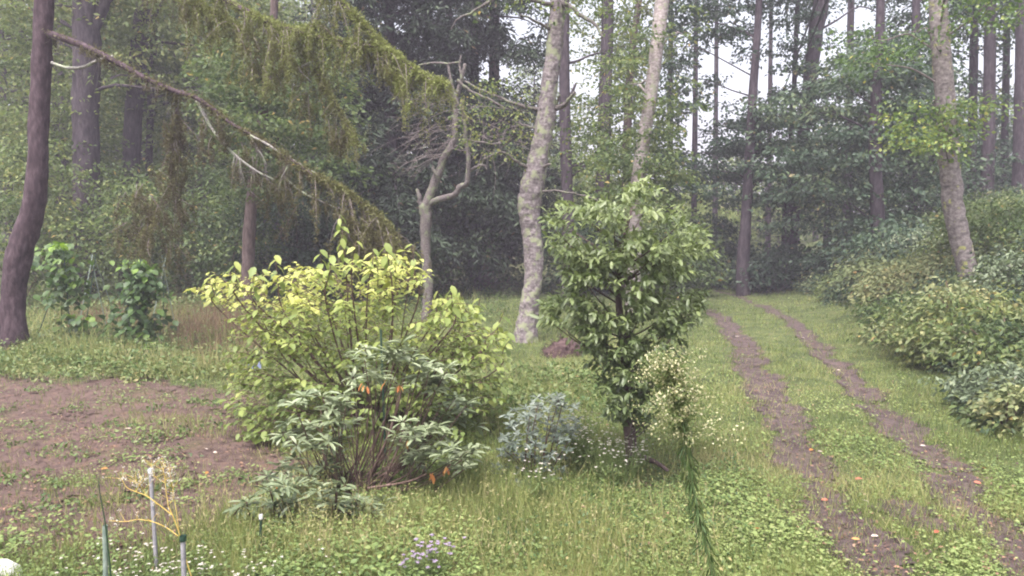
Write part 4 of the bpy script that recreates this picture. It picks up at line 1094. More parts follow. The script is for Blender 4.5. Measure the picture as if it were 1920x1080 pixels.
# ---- the yellow-green shrub
YD = 8.0
yb = base_of(700, 830, YD)
ysh = thing('leafy_shrub', 'big yellow-green shrub with drooping oval leaves and tall shoots, in the middle left', 'shrub', yb)
POLY = [(372, 545), (430, 520), (520, 510), (600, 500), (660, 490), (700, 478), (770, 488), (800, 545), (870, 565), (905, 600), (935, 625), (948, 655), (925, 720), (930, 800), (880, 880), (700, 900), (560, 880), (480, 830), (440, 770), (455, 700), (440, 640), (455, 580), (400, 566)]
n = 1700
qx, qy = sample_poly(POLY, n)
_k = rng.uniform(0, 1, n) < np.where(vnoise(qx, qy, 30, 71) + .6 * vnoise(qx, qy, 13, 72) < -.28, .22, 1) * np.where(qy < 560, .75, 1)
qx, qy = qx[_k], qy[_k]; n = len(qx)
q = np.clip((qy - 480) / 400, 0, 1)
rx = np.clip(np.abs(qx - 680) / 290, 0, 1)
tw = P(qx, qy, YD + rng.uniform(-1, 1, n) * 1.05 * np.sqrt(1 - .75 * rx ** 2) + .2)
cen = yb + np.array((0, 0, .4))
d = tw - cen; d[:, 2] *= .35; d = unit(d) + rng.normal(0, .35, (n, 3)); d[:, 2] = d[:, 2] * .5 + .12; d = unit(d)
m = 8
s = np.linspace(-.16, .16, m)[None, :, None]
c = (tw[:, None] + d[:, None] * s); c[..., 2] -= (np.linspace(-1, 1, m)[None] ** 2) * .025
side = unit(np.cross(d, np.array((0, 0, 1.0))))
sg = np.where(np.arange(m) % 2, 1, -1)[None, :, None]
ax = d[:, None] * .55 + side[:, None] * sg * .85 + rng.normal(0, .22, (n, m, 3)); ax[..., 2] -= .38
no = rng.normal(0, .30, (n, m, 3)); no[..., 2] += 1
tn = .74 - .38 * q + rng.normal(0, .07, n) + np.where(in_poly(qx, qy, [(365, 500), (600, 500), (600, 570), (365, 575)]), .28, 0) + np.where(in_poly(qx, qy, [(640, 470), (800, 470), (800, 550), (650, 550)]), .2, 0)  # top light put into the tint, paler upwards; left patch is yellowed leaves
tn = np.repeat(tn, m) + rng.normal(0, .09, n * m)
L_ = np.clip(rng.lognormal(-2.56, .27, n * m), .035, .14)
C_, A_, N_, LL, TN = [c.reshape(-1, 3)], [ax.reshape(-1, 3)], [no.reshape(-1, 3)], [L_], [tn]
mbt = MB()
for i in range(n):
    v, t = tube([c[i, 0], tw[i], c[i, -1]], [.004, .003, .0015], 4, 2); mbt.add(v, t)
for (sx, sy, ex, ey, k) in ((652, 560, 636, 402, 15), (530, 580, 516, 478, 8), (610, 560, 600, 468, 8), (735, 540, 722, 455, 8), (785, 560, 774, 458, 6), (850, 610, 846, 535, 7), (445, 560, 440, 490, 7), (925, 640, 945, 585, 5), (480, 570, 478, 500, 6), (690, 540, 700, 466, 7), (405, 575, 392, 522, 5), (560, 560, 552, 500, 6), (660, 540, 668, 452, 6), (815, 600, 822, 545, 6), (885, 620, 900, 560, 6), (900, 660, 935, 615, 6), (500, 560, 492, 505, 5), (750, 520, 748, 480, 6), (870, 600, 862, 548, 6), (610, 560, 622, 480, 7), (455, 575, 430, 508, 6), (935, 690, 952, 640, 4)):
    Ds = YD + rng.uniform(-.7, .3)
    a = P(sx, sy, Ds); e = P(ex, ey, Ds - .05)
    stem(ysh, [yb + rng.normal(0, .06, 3) * (1, 1, 0), a * .6 + yb * .4 + rng.normal(0, .04, 3), a, (a + e) / 2 + rng.normal(0, .015, 3), e], [.012, .010, .008, .006, .003])
    f = np.linspace(.35, 1, k)[:, None]
    cc = a + (e - a) * f
    th = np.arange(k) * 2.4 + rng.uniform(0, 6)
    aa = np.stack([np.cos(th), np.sin(th) * .7, np.full(k, -.75)], -1) + rng.normal(0, .15, (k, 3))
    nn = np.stack([np.cos(th) * .8, np.sin(th) * .8 - .5, np.full(k, .8)], -1)
    C_.append(cc); A_.append(aa); N_.append(nn); LL.append(rng.uniform(.10, .145, k)); TN.append(rng.normal(.62, .12, k))
mbt.build('twigs', M['stem'], ysh, kind='stuff')
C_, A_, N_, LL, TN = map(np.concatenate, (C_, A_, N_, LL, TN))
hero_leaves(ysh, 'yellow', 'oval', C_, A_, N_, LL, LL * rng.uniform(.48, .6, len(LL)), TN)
for i in rng.choice(n, 26, replace=False):
    a = yb + np.append(rng.normal(0, .16, 2), -.05)
    stem(ysh, [a, a * .5 + tw[i] * .5 + np.array((0, 0, -.12)) + rng.normal(0, .05, 3), tw[i]], [.011, .008, .004])

# ---- the rhododendron in front of it
rb0 = base_of(665, 945, 6.3)
rho = thing('rhododendron', 'rhododendron with whorls of long grey-green leaves on bare reddish stems, before the yellow-green shrub', 'shrub', rb0)
WH = []
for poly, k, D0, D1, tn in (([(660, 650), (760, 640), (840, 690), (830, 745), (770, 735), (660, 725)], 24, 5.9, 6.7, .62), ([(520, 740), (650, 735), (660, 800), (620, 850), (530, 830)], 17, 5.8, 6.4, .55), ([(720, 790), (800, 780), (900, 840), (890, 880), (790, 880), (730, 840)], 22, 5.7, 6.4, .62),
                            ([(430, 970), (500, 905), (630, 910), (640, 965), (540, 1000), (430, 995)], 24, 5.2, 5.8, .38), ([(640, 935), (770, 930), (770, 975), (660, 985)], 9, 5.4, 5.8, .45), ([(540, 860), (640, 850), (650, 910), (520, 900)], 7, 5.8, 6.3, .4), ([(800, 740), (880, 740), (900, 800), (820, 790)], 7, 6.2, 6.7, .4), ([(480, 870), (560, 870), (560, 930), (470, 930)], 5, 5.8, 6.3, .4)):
    px, py = sample_poly(poly, int(k * 2.0))
    for a, b in zip(px, py): WH.append((a, b, rng.uniform(D0, D1), tn))
C_, A_, N_, LL, TN = [], [], [], [], []
for px, py, D, tn in WH:
    w = P(px, py, D); k = rng.integers(9, 14)
    th = np.linspace(0, 2 * math.pi, k, endpoint=False) + rng.normal(0, .18, k)
    up = rng.uniform(-.25, .55, k)
    tl = rng.normal(0, .25, 2) + np.array((0, -.15))
    aa = np.stack([np.cos(th), np.sin(th), up + np.cos(th) * tl[0] + np.sin(th) * tl[1]], -1)
    nn = np.stack([-np.cos(th) * up * .8, -np.sin(th) * up * .8, np.ones(k)], -1) + rng.normal(0, .15, (k, 3))
    C_.append(w + aa * .012); A_.append(aa); N_.append(nn); LL.append(rng.uniform(.085, .14, k)); TN.append(np.clip(rng.normal(tn + .06, .13, k), 0, 1))
    if py < 920 and rng.uniform() < .62:
        pass
    elif py < 920:
        a = rb0 + np.append(rng.normal(0, .10, 2), -.04)
        a[0] += (px - 665) * .0004
        mid = a * .45 + w * .55 + np.array((0, 0, -.12)) + rng.normal(0, .04, 3)
        stem(rho, [a, mid, w - np.array((0, 0, .01))], [.009, .006, .004])
    else:
        g = ground(w[0] + rng.normal(0, .1), w[1] + .15)
        stem(rho, [g, (g + w) / 2 + rng.normal(0, .02, 3), w], [.008, .007, .005])
C_, A_, N_, LL, TN = map(np.concatenate, (C_, A_, N_, LL, TN))
hero_leaves(rho, 'rhodo', 'lance', C_, A_, N_, LL, LL * .29, TN)
for px, py, k in ((682, 722, 4), (748, 722, 6), (722, 718, 2), (808, 888, 5), (838, 876, 3), (612, 795, 2), (765, 830, 3), (512, 905, 2), (560, 915, 2)):
    w = P(px, py, 5.9)
    for j in range(k):
        th = rng.uniform(0, 6.28)
        a, s_, n_ = leaf_frames(np.array([(math.cos(th) * .5, math.sin(th) * .5, -.8)]), np.array([(math.cos(th), math.sin(th) - .6, .4)]))
        one_leaf(rho, 'orange', 'lance', w + rng.normal(0, .012, 3), a[0], s_[0], n_[0], rng.uniform(.05, .08), .024, rng.uniform(0, 1), 'dead_leaf', 'drooping orange dead leaf')
for i in range(40):                                       # the thicket of bare upright stems inside
    x0 = rng.uniform(600, 800); D = rng.uniform(6.0, 7.0)
    t_ = P(x0 + rng.normal(0, 25), rng.uniform(760, 850), D)
    g = ground(P(665 + (x0 - 665) * .75, 940, D)[0], D)
    stem(rho, [g, (g + t_) / 2 + rng.normal(0, .025, 3), t_], [.005, .004, .003])
stem(rho, [P(690, 915, 6.0), P(740, 908, 5.95), P(775, 900, 5.9), P(800, 888, 5.9)], [.011, .011, .010, .008])
stem(rho, [P(600, 830, 6.0), P(618, 880, 6.0), P(650, 920, 6.1), P(668, 945, 6.2)], [.008, .012, .014, .016])
stem(rho, [P(760, 700, 6.2), P(735, 800, 6.1), P(700, 880, 6.2), P(672, 945, 6.3)], [.008, .012, .014, .017])

# ---- the low blue-grey azalea
AD = 6.7
ab = base_of(1005, 910, AD)
aza = thing('azalea_bush', 'low rounded blue-grey bush between the rhododendron and the young leafy tree', 'shrub', ab)
qx, qy = sample_poly([(945, 780), (985, 750), (1040, 740), (1088, 758), (1085, 800), (1060, 850), (1050, 905), (1000, 935), (945, 935), (928, 870), (942, 820)], 200)
w = P(qx, qy, AD + rng.uniform(-.35, .35, 200)); k = 8
th = np.tile(np.linspace(0, 2 * math.pi, k, endpoint=False), 200) + rng.normal(0, .3, 200 * k)
aa = np.stack([np.cos(th), np.sin(th), rng.uniform(-.5, .8, 200 * k)], -1)
nn = rng.normal(0, .35, (200 * k, 3)); nn[:, 2] += 1; nn[:, 1] -= .3
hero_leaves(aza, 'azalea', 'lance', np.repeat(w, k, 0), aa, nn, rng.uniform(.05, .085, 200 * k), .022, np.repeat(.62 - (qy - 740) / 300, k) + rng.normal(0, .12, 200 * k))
for i in rng.choice(200, 22, replace=False):
    a = ab + np.append(rng.normal(0, .07, 2), -.04); stem(aza, [a, (a + w[i]) / 2 + rng.normal(0, .03, 3), w[i]], [.008, .006, .003])

# ---- the young leafy tree in front
SD = 6.85
sb = base_of(1188, 893, SD)
sap = thing('young_tree', 'young leafy tree with glossy green crown and slim dark trunk, beside the track', 'tree', sb)
trunk(sap, [(1192, 915), (1188, 885), (1182, 820), (1173, 740), (1168, 650), (1160, 560), (1165, 470), (1185, 390)], [36, 27, 24, 22, 17, 12, 8, 4], SD, M['brown_bark'], 10, 5, .06)
branch(sap, [(1186, 848), (1205, 858), (1228, 866), (1252, 882)], 13, 7, np.linspace(SD, SD - .35, 4), M['brown_bark'], 6, .004)
SP = [(1208, 330), (1230, 345), (1250, 378), (1278, 402), (1312, 432), (1335, 470), (1308, 520), (1318, 590), (1288, 615), (1292, 650), (1268, 700), (1242, 735), (1216, 780), (1192, 800), (1160, 775), (1134, 735), (1112, 690), (1085, 650), (1055, 625), (1018, 600), (1020, 572), (1052, 545), (1065, 510), (1035, 462), (1026, 405), (1062, 376), (1085, 398), (1108, 370), (1150, 378), (1180, 352)]
n = 1150
qx, qy = sample_poly(SP, n * 2)
hole = ((qx - 1158) / 20) ** 2 + ((qy - 572) / 24) ** 2 > 1
sparse = rng.uniform(0, 1, len(qx)) < np.where(vnoise(qx, qy, 30, 31) + .5 * vnoise(qx, qy, 13, 32) < -.08, .14, 1)
qx, qy = qx[hole & sparse][:n], qy[hole & sparse][:n]; n = len(qx)
_lx, _ly = sample_poly([(1120, 640), (1240, 640), (1222, 800), (1140, 780)], 130)
qx = np.concatenate([qx, _lx]); qy = np.concatenate([qy, _ly]); n = len(qx)
rx = np.clip(np.abs(qx - 1175) / 160, 0, 1)
tw = P(qx, qy, SD + rng.uniform(-1, .55, n) * .80 * np.sqrt(1 - .7 * rx ** 2))
axis0 = P(1172, qy, SD)
d = tw - axis0; d[:, 2] += .12; d = unit(d + rng.normal(0, .12, (n, 3)))
m = 8
th = np.tile(np.arange(m) * 2.4, (n, 1)) + rng.uniform(0, 6, (n, 1))
e1 = unit(np.cross(d, np.array((0, 0, 1.0)))); e2 = np.cross(d, e1)
ax = d[:, None] * .75 + (np.cos(th)[..., None] * e1[:, None] + np.sin(th)[..., None] * e2[:, None]) * .8; ax[..., 2] -= .32
c = tw[:, None] + d[:, None] * np.linspace(-.11, .05, m)[None, :, None]
no = rng.normal(0, .3, (n, m, 3)); no[..., 2] += 1; no[..., 1] -= .1
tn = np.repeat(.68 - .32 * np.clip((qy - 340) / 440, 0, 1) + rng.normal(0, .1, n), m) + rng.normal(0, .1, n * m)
L_ = np.clip(rng.lognormal(-2.66, .26, n * m), .03, .12)
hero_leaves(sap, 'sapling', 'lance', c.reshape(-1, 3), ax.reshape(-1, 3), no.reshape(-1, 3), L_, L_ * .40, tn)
for i in rng.choice(n, 70, replace=False):
    zt = tw[i][2] - .45 * np.linalg.norm((tw[i] - axis0[i])[:2]) - .1
    f = np.clip((zt - sb[2]) / 2.6, .1, .98)
    tx = np.interp(f, [0, .1, .3, .6, .85, 1], [1188, 1182, 1173, 1162, 1165, 1185])
    a = P(tx, 440, SD); a[2] = max(sb[2] + .3, zt)
    stem(sap, [a, (a + tw[i]) / 2 + np.array((0, 0, -.03)) + rng.normal(0, .02, 3), tw[i]], [.010, .007, .003], 'brown_bark', 'branch')

# ---- tall narrow-leaved weed close by
WD = 3.3
wb = ground(P(1352, 1150, WD)[0], WD)
weed = thing('tall_weed', 'tall weed with narrow drooping leaves and a cream flower panicle, close by the track', 'weed', wb)
wpts = [(1350, 1180), (1338, 1090), (1318, 1000), (1300, 920), (1288, 850), (1276, 780), (1264, 720), (1252, 680)]
wp = np.vstack([wb[None], P(np.array([p[0] for p in wpts]), np.array([p[1] for p in wpts]), WD)]) if wb[2] < P(1350, 1180, WD)[2] else P(np.array([p[0] for p in wpts]), np.array([p[1] for p in wpts]), WD)
stem(weed, wp, np.linspace(.009, .0025, len(wp)), 'green_stem', 'stem', 6)
wc = catmull(wp, 14)
k = 470
i = rng.integers(0, int(len(wc) * .80), k); cc = wc[i]
th = rng.uniform(0, 6.28, k)
aa = np.stack([np.cos(th), np.sin(th), rng.uniform(-3.2, -.6, k)], -1)
nn = np.stack([np.cos(th), np.sin(th), np.full(k, .6)], -1)
hero_leaves(weed, 'weed', 'lance', cc + np.stack([np.cos(th), np.sin(th), th * 0], -1) * rng.uniform(.002, .014, (k, 1)), aa, nn, rng.uniform(.04, .085, k), rng.uniform(.005, .008, k), rng.normal(.38, .2, k), 260)
mbf = MB(); mbg = MB(); d_up = np.array((0, 0, .5))
for j in range(120):
    f = rng.uniform(.66, .99); a = wc[int(f * (len(wc) - 1))]
    th = rng.uniform(0, 6.28); L_ = rng.uniform(.06, .24) * (1.38 - f)  * 1.75
    e = a + np.array((math.cos(th) * L_, math.sin(th) * L_, rng.uniform(.0, .09)))
    v, t = tube([a, (a + e) / 2 + np.array((0, 0, .015)), e], [.0016, .0012, .0008], 4, 2); mbg.add(v, t)
    k = 17
    s = rng.uniform(.25, 1.05, (k, 1)); cc = a + (e - a) * s + rng.normal(0, .012, (k, 3))
    add_leaves(mbf, cc, rng.normal(0, 1, (k, 3)) + np.array((0, 0, .6)), rng.normal(0, 1, (k, 3)), rng.uniform(.008, .016, k), .009, np.clip(rng.normal(.5, .3, k), 0, 1))
    k = 22
    cc = a + (e - a) * rng.uniform(0, 1, (k, 1)) + rng.normal(0, .014, (k, 3)); add_leaves(mbg, cc, rng.normal(0, 1, (k, 3)) + d_up, rng.normal(0, 1, (k, 3)), .026, .007, rng.uniform(.4, .8, k))
mbf.build('flower_panicle', M['cream'], weed, kind='stuff'); mbg.build('flower_stalks', M['weed'], weed, kind='stuff')

# ------------------------------------------------------------------ beans and stakes in the left field
def bean(label, px, top, bot, wid, D, nl, stakes, tint=.4):
    g = base_of(px, bot, D)
    t = thing('bean_plant', label, 'plant', g, 'beans growing up stakes')
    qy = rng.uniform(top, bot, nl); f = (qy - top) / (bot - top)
    wv = wid * (.45 + .55 * f ** .6) * (1 + .25 * np.sin(qy * .11 + px))
    qx = px + rng.normal(0, .33, nl) * wv + 6 * np.sin(qy * .05)
    w = P(qx, qy, D + rng.normal(0, .22, nl)); w[:, 2] = np.maximum(w[:, 2], height(w[:, 0], w[:, 1]) + .04)
    th = rng.uniform(0, 6.28, nl)
    aa = np.stack([np.cos(th), np.sin(th), np.full(nl, -.55)], -1); nn = np.stack([np.cos(th) * .5, np.sin(th) * .5 - .4, np.ones(nl)], -1) + rng.normal(0, .25, (nl, 3))
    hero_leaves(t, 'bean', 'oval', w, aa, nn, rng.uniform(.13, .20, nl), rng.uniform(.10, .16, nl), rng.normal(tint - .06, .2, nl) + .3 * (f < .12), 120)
    for a, b in stakes:
        p0, p1 = P(a[0], a[1], D), P(b[0], b[1], D)
        dd = p1 - p0; lam = (p0[2] - height(p1[0], p1[1]) + .1) / max(1e-3, -dd[2]); p1 = p0 + dd * max(1, lam)
        stem(t, [p0, (p0 + p1) / 2, p1], [.009, .009, .009], 'dark_pole', 'stake', 6)
    stem(t, [g, P(px + 4, (top + bot) / 2, D), P(px, top + 8, D)], [.012, .009, .004], 'green_stem', 'vine')
M['dark_pole'] = plain_mat('dark_green_pole', (.02, .045, .032), (.03, .06, .045), .4, 30)
M['pale_pole'] = plain_mat('pale_grey_green_pole', (.15, .19, .165), (.23, .27, .235), .5, 25)
M['grey_pole'] = plain_mat('weathered_grey_pole', (.20, .19, .215), (.29, .275, .30), .6, 40)
BND = 16.0
bean('dense bean plant in a tall leafy column, left of the yellow-green shrub', 262, 486, 655, 88, BND - 1.2, 560, [((258, 480), (240, 650)), ((262, 482), (280, 650))])
bean('bean plant climbing a slanted dark stake beside the bent larch', 112, 452, 575, 92, BND - .8, 260, [((132, 462), (72, 625)), ((118, 455), (130, 600))], .5)
bean('low bushy bean plant between the two climbing ones', 152, 588, 660, 100, BND - 1.2, 170, [], .35)
def tripod(label, poles, D):
    g = base_of(poles[0][1][0], poles[0][1][1], D)
    t = thing('stake_tripod', label, 'plant stakes', g, 'bare stake tripods in the field')
    for a, b, mt, dd in poles:
        p0, p1 = P(a[0], a[1], D), P(b[0], b[1], D + dd)
        q = p1 - p0; lam = (p0[2] - height(p1[0], p1[1]) + .08) / max(1e-3, -q[2]); p1 = p0 + q * max(1, lam)
        stem(t, [p0, (p0 + p1) / 2, p1], [.010, .010, .010], mt, 'stake', 6)
    c = P((poles[0][0][0] + poles[1][0][0]) / 2, poles[0][0][1] + 22, D)
    mb = MB(); v, tt = tube([c + np.array((.035 * math.cos(a), .035 * math.sin(a), 0)) for a in np.linspace(0, 6.3, 9)], .005, 5, 2); mb.add(v, tt); mb.build('tie', M['pale_pole'], t)
tripod('bare tripod of dark and pale stakes left of the tall bean column', [((180, 476), (163, 595), 'dark_pole', 0), ((170, 478), (203, 630), 'pale_pole', .3), ((174, 477), (150, 600), 'pale_pole', -.4), ((176, 480), (215, 590), 'pale_pole', .8)], BND + .6)
tripod('bare tripod of stakes close on the right of the tall bean column', [((308, 477), (306, 600), 'dark_pole', 0), ((303, 478), (328, 610), 'pale_pole', .4), ((312, 477), (290, 580), 'pale_pole', -.4)], BND + .6)

# ---- small blue box by the shrub
M['blue'+'_box'] = plain_mat('faded_blue_plastic', (.20, .23, .42), (.30, .33, .52), .5, 30)
M['brown_board'] = plain_mat('brown_board', (.10, .07, .055), (.17, .13, .11), .7, 30)
bd = 11.8
bb = base_of(476, 704, bd)
box = thing('blue_box', 'small faded blue box beside the left edge of the yellow-green shrub', 'box', bb)
def boxmesh(sx, sy, sz, bev=.01):
    import bmesh
    bm = bmesh.new(); bmesh.ops.create_cube(bm, size=1)
    bmesh.ops.scale(bm, vec=(sx, sy, sz), verts=bm.verts); bmesh.ops.translate(bm, vec=(0, 0, sz / 2), verts=bm.verts)
    bmesh.ops.bevel(bm, geom=bm.edges[:], offset=bev, segments=2, affect='EDGES', profile=.5)
    me = bpy.data.meshes.new('box'); bm.to_mesh(me); bm.free(); return me
def put(name, me, mat, parent, loc, rot=(0, 0, 0)):
    me.materials.append(mat); o = bpy.data.objects.new(name, me); COL.objects.link(o); o.parent = parent; o.location = loc; o.rotation_euler = rot; BASE[o.name] = BASE[parent.name]; return o
put('box_body', boxmesh(.19, .15, .20), M['blue_box'], box, (.02, 0, .02), (0, 0, .3))
put('lid', boxmesh(.205, .165, .025), M['blue_box'], box, (.02, 0, .222), (0, .05, .3))
put('side_board', boxmesh(.03, .16, .24, .004), M['brown_board'], box, (-.115, .0, 0), (0, .06, .3))

# ---- heap of brown debris by the birch
hd = 13.6
hb = base_of(1052, 668, hd)
heap = thing('debris_heap', 'low reddish-brown heap of plant debris right of the thick birch foot', 'heap', hb)
M['debris'] = bark_mat('red_brown_debris', (.035, .02, .022), (.072, .043, .044), (.12, .078, .075), scale=5, stretch=1, bump=1)
mb = MB()
nu, nv = 18, 8
uu, vv = np.meshgrid(np.linspace(0, 2 * math.pi, nu, endpoint=False), np.linspace(0, 1, nv))
rr = np.cos(vv * math.pi / 2) * (1 + .13 * np.sin(uu * 3 + 1)) * .40
hv = np.stack([rr * np.cos(uu), rr * np.sin(uu) * .8, .30 * np.sin(vv * math.pi / 2) * (1 + .2 * np.cos(uu + .7)) - .03], -1).reshape(-1, 3) + hb + rng.normal(0, .012, (nu * nv, 3))
ii = np.arange(nv - 1)[:, None] * nu; jj = np.arange(nu)[None]; kk = (jj + 1) % nu
mb.add(hv, np.concatenate([np.stack([ii + jj, ii + kk, ii + nu + kk], -1).reshape(-1, 3), np.stack([ii + jj, ii + nu + kk, ii + nu + jj], -1).reshape(-1, 3)]))
mb.build('heap_core', M['debris'], heap, smooth=True)
mb = MB(); n = 500
cc = hv[rng.integers(0, len(hv), n)] + rng.normal(0, .02, (n, 3)); add_leaves(mb, cc, rng.normal(0, 1, (n, 3)), rng.normal(0, .6, (n, 3)) + (0, 0, 1), rng.uniform(.03, .09, n), .02, .5, 'lance')
mb.build('dead_stalks', M['debris'], heap, kind='stuff')

# ------------------------------------------------------------------ near flowers, stakes and stalks
def pole(name, label, cat, px0, y0, px1, y1, D, r_, mat, group=None, cap=None):
    a = P(px0, y0, D); g0 = P(px1, y1, D); d = g0 - a
    lam = (a[2] - height(g0[0], g0[1]) + .12) / max(1e-3, -d[2]); g = a + d * max(1, lam)
    t = thing(name, label, cat, ground(g[0], g[1]), group)
    stem(t, [a, a * .5 + g * .5, g], [r_, r_, r_], mat, 'pole', 9)
    if cap: stem(t, [a + np.array((0, 0, .012)), a - np.array((0, 0, .02))], [r_ * 1.35, r_ * 1.35], cap, 'cap', 9)
    return t
pole('garden_stake', 'pale grey garden stake standing behind the yellow dried stalk', 'stake', 282, 880, 292, 1040, 4.7, .0125, 'grey_pole', 'garden stakes in front', 'white_cap') if False else None
M['white_cap'] = plain_mat('white_cap', (.6, .58, .58), (.7, .68, .7), .5)
pole('garden_stake', 'pale grey garden stake with a white tip behind the dried yellow stalk', 'stake', 282, 882, 292, 1040, 4.7, .0125, 'grey_pole', 'garden stakes in front', 'white_cap')
pole('garden_stake', 'short pale stake with a dark green tip at the foot of the dried yellow stalk', 'stake', 343, 1008, 345, 1085, 4.2, .014, 'grey_pole', 'garden stakes in front', 'dark_pole')
pole('garden_stake', 'pale green stake beside the tall dark leek leaf at lower left', 'stake', 197, 985, 198, 1085, 4.1, .014, 'pale_pole', 'garden stakes in front')
pole('garden_stake', 'dark green stake with a white tip below the rhododendron', 'stake', 489, 968, 488, 1045, 4.9, .010, 'dark_pole', 'garden stakes in front', 'white_cap')
pole('garden_stake', 'thin dark stake tip showing above the rhododendron', 'stake', 714, 618, 717, 700, 6.9, .010, 'dark_pole', 'garden stakes in front')
def stalk(name, label, cat, pts, D, r_, mat, group=None):
    w = P(np.array([p[0] for p in pts], float), np.array([p[1] for p in pts], float), D)
    g = ground(w[0][0] + .02, w[0][1])
    t = thing(name, label, cat, g, group)
    if w[0][2] > g[2]: w = np.vstack([g[None] - (0, 0, .03), w])
    stem(t, w, np.linspace(r_, r_ * .25, len(w)), mat, 'leaf', 7)
    return t
stalk('leek_leaf', 'single tall dark green leek leaf bending at lower left', 'plant', [(206, 1085), (203, 1040), (198, 985), (192, 950), (186, 915), (185, 895)], 4.0, .011, 'green_dark')if False else None
M['green_dark'] = plain_mat('dark_green_leaf', (.018, .04, .022), (.03, .06, .03), .4, 12)
stalk('leek_leaf', 'single tall dark green leek leaf bending at lower left', 'plant', [(208, 1085), (204, 1040), (198, 985), (192, 950), (186, 915), (185, 895)], 4.0, .0065, 'green_dark')
# dried yellow stalk with white fluff
dd = 4.3
fb = ground(P(366, 1100, dd)[0], dd)
fl = thing('dried_stalk', 'dried yellow branching stalk with white seed fluff at lower left', 'plant', fb)
mbw = MB()
for pts, w0, w1 in (([(372, 1120), (352, 1060), (340, 1012), (326, 972), (316, 950)], .0048, .0034), ([(322, 965), (300, 948), (275, 930), (255, 922), (238, 914), (228, 898)], .0045, .002), ([(316, 950), (312, 925), (309, 900), (306, 880)], .004, .002), ([(336, 1000), (331, 962), (324, 915), (318, 882)], .003, .0015),
                    ([(334, 1005), (310, 988), (285, 978), (258, 974), (235, 978), (205, 976)], .004, .002), ([(309, 905), (292, 895), (284, 875)], .0025, .0015), ([(255, 922), (262, 910), (270, 900)], .0025, .0015), ([(275, 930), (268, 918), (255, 903)], .0025, .0015), ([(318, 945), (325, 935), (326, 930)], .0025, .002)):
    w = P(np.array([p[0] for p in pts], float), np.array([p[1] for p in pts], float), dd + rng.normal(0, .03))
    if pts[0][1] > 1100: w = np.vstack([fb[None], w]); 
    stem(fl, w, np.linspace(w0, w1, len(w)) * .8, 'straw_stem', 'branch', 6)
    if pts[0][1] < 1100:
        for q in range(7):
            a2 = w[rng.integers(1, len(w))]; e2 = a2 + np.array((rng.normal(0, .035), rng.normal(0, .03), rng.uniform(.02, .075)))
            stem(fl, [a2, (a2 + e2) / 2 + rng.normal(0, .006, 3), e2], [.0015, .0012, .0008], 'straw_stem', 'twig', 4)
            kk = 6
            add_leaves(mbw, np.repeat(e2[None], kk, 0) + rng.normal(0, .004, (kk, 3)), rng.normal(0, 1, (kk, 3)), rng.normal(0, 1, (kk, 3)), rng.uniform(.006, .013, kk), .007, rng.uniform(.2, .9, kk))
    for q in range(5 if pts[0][1] < 1100 else 2):
        e = w[-1] * (1 - q * .12) + w[-2] * q * .12 + rng.normal(0, .010, 3)
        k = 7
        add_leaves(mbw, np.repeat(e[None], k, 0) + rng.normal(0, .005, (k, 3)), rng.normal(0, 1, (k, 3)), rng.normal(0, 1, (k, 3)), rng.uniform(.007, .015, k), .008, rng.uniform(.2, .9, k))
mbw.build('seed_fluff', M['white_fl'], fl, kind='stuff')

def flower_plant(label, px, py, D, nhead, spread, hgt, fl, head=.012, group=None, name='flower_plant', cat='flowers', per=9):
    p = P(px, py, D); g = ground(p[0], p[1])
    t = thing(name, label, cat, g, group)
    mbh = MB(); mbs = MB()
    for j in range(nhead):
        e = g + np.array((rng.normal(0, spread), rng.normal(0, spread * .8), hgt * rng.uniform(.55, 1.1)))
        a = g + np.append(rng.normal(0, spread * .35, 2), -.02)
        v, tt = tube([a, (a + e) / 2 + rng.normal(0, .01, 3), e], [.003, .002, .0012], 4, 2); mbs.add(v, tt)
        th = np.linspace(0, 6.28, per, endpoint=False)
        aa = np.stack([np.cos(th), np.sin(th), rng.uniform(.0, .7, per)], -1); nn = np.stack([-np.cos(th) * .3, -np.sin(th) * .3 - .3, np.ones(per)], -1)
        add_leaves(mbh, np.repeat(e[None], per, 0), aa, nn, head * rng.uniform(.7, 1.25), head * .55, np.clip(rng.normal(.5, .25, per), 0, 1))
        k = 4
        add_leaves(mbs, a + (e - a) * rng.uniform(.1, .8, (k, 1)), rng.normal(0, 1, (k, 3)), rng.normal(0, .5, (k, 3)) + (0, 0, 1), .05, .012, .5, 'lance')
    mbs.build('stems', M['weed'], t, kind='stuff'); mbh.build('flower_heads', M[fl], t, kind='stuff')
    return t
WL = ['white flower clump right below the blue-grey bush', 'white flower clump between the blue-grey bush and the young tree', 'white flower clump just left of the young tree foot', 'white flower clump at the foot of the young tree', 'white flower clump close on the right of the blue-grey bush', 'low white flower clump in front of the blue-grey bush']
for wi, (px, py, D, n_, sp) in enumerate(((1085, 890, 6.9, 24, .11), (1130, 900, 6.6, 26, .12), (1165, 915, 6.3, 24, .10), (1195, 905, 6.5, 16, .07), (1090, 850, 7.3, 14, .07), (1010, 945, 5.9, 14, .10))):
    flower_plant(WL[wi], px, py, D, int(n_ * 2.2), sp * 1.15, .42, 'white_fl', .0135, 'white flower clumps by the young tree')
flower_plant('clump of pale purple flowers at the bottom edge, left of centre', 812, 1075, 4.5, 34, .075, .30, 'purple_fl', .017)
flower_plant('smaller spray of pale purple flowers left of the larger purple clump', 775, 1085, 4.5, 18, .05, .27, 'purple_fl', .015)
spots = [(205, 1040), (240, 1035), (258, 1055), (300, 1040), (318, 1055), (330, 1030), (292, 1075), (310, 1068), (365, 1010), (380, 1000), (392, 1020), (402, 1068), (385, 1075), (450, 1065), (462, 1080), (455, 1075), (470, 1062), (230, 1075), (280, 1060), (340, 1060), (190, 985), (203, 975), (225, 985), (245, 975), (215, 1010), (610, 1045), (545, 1060), (480, 1050), (120, 1085), (160, 1075)]
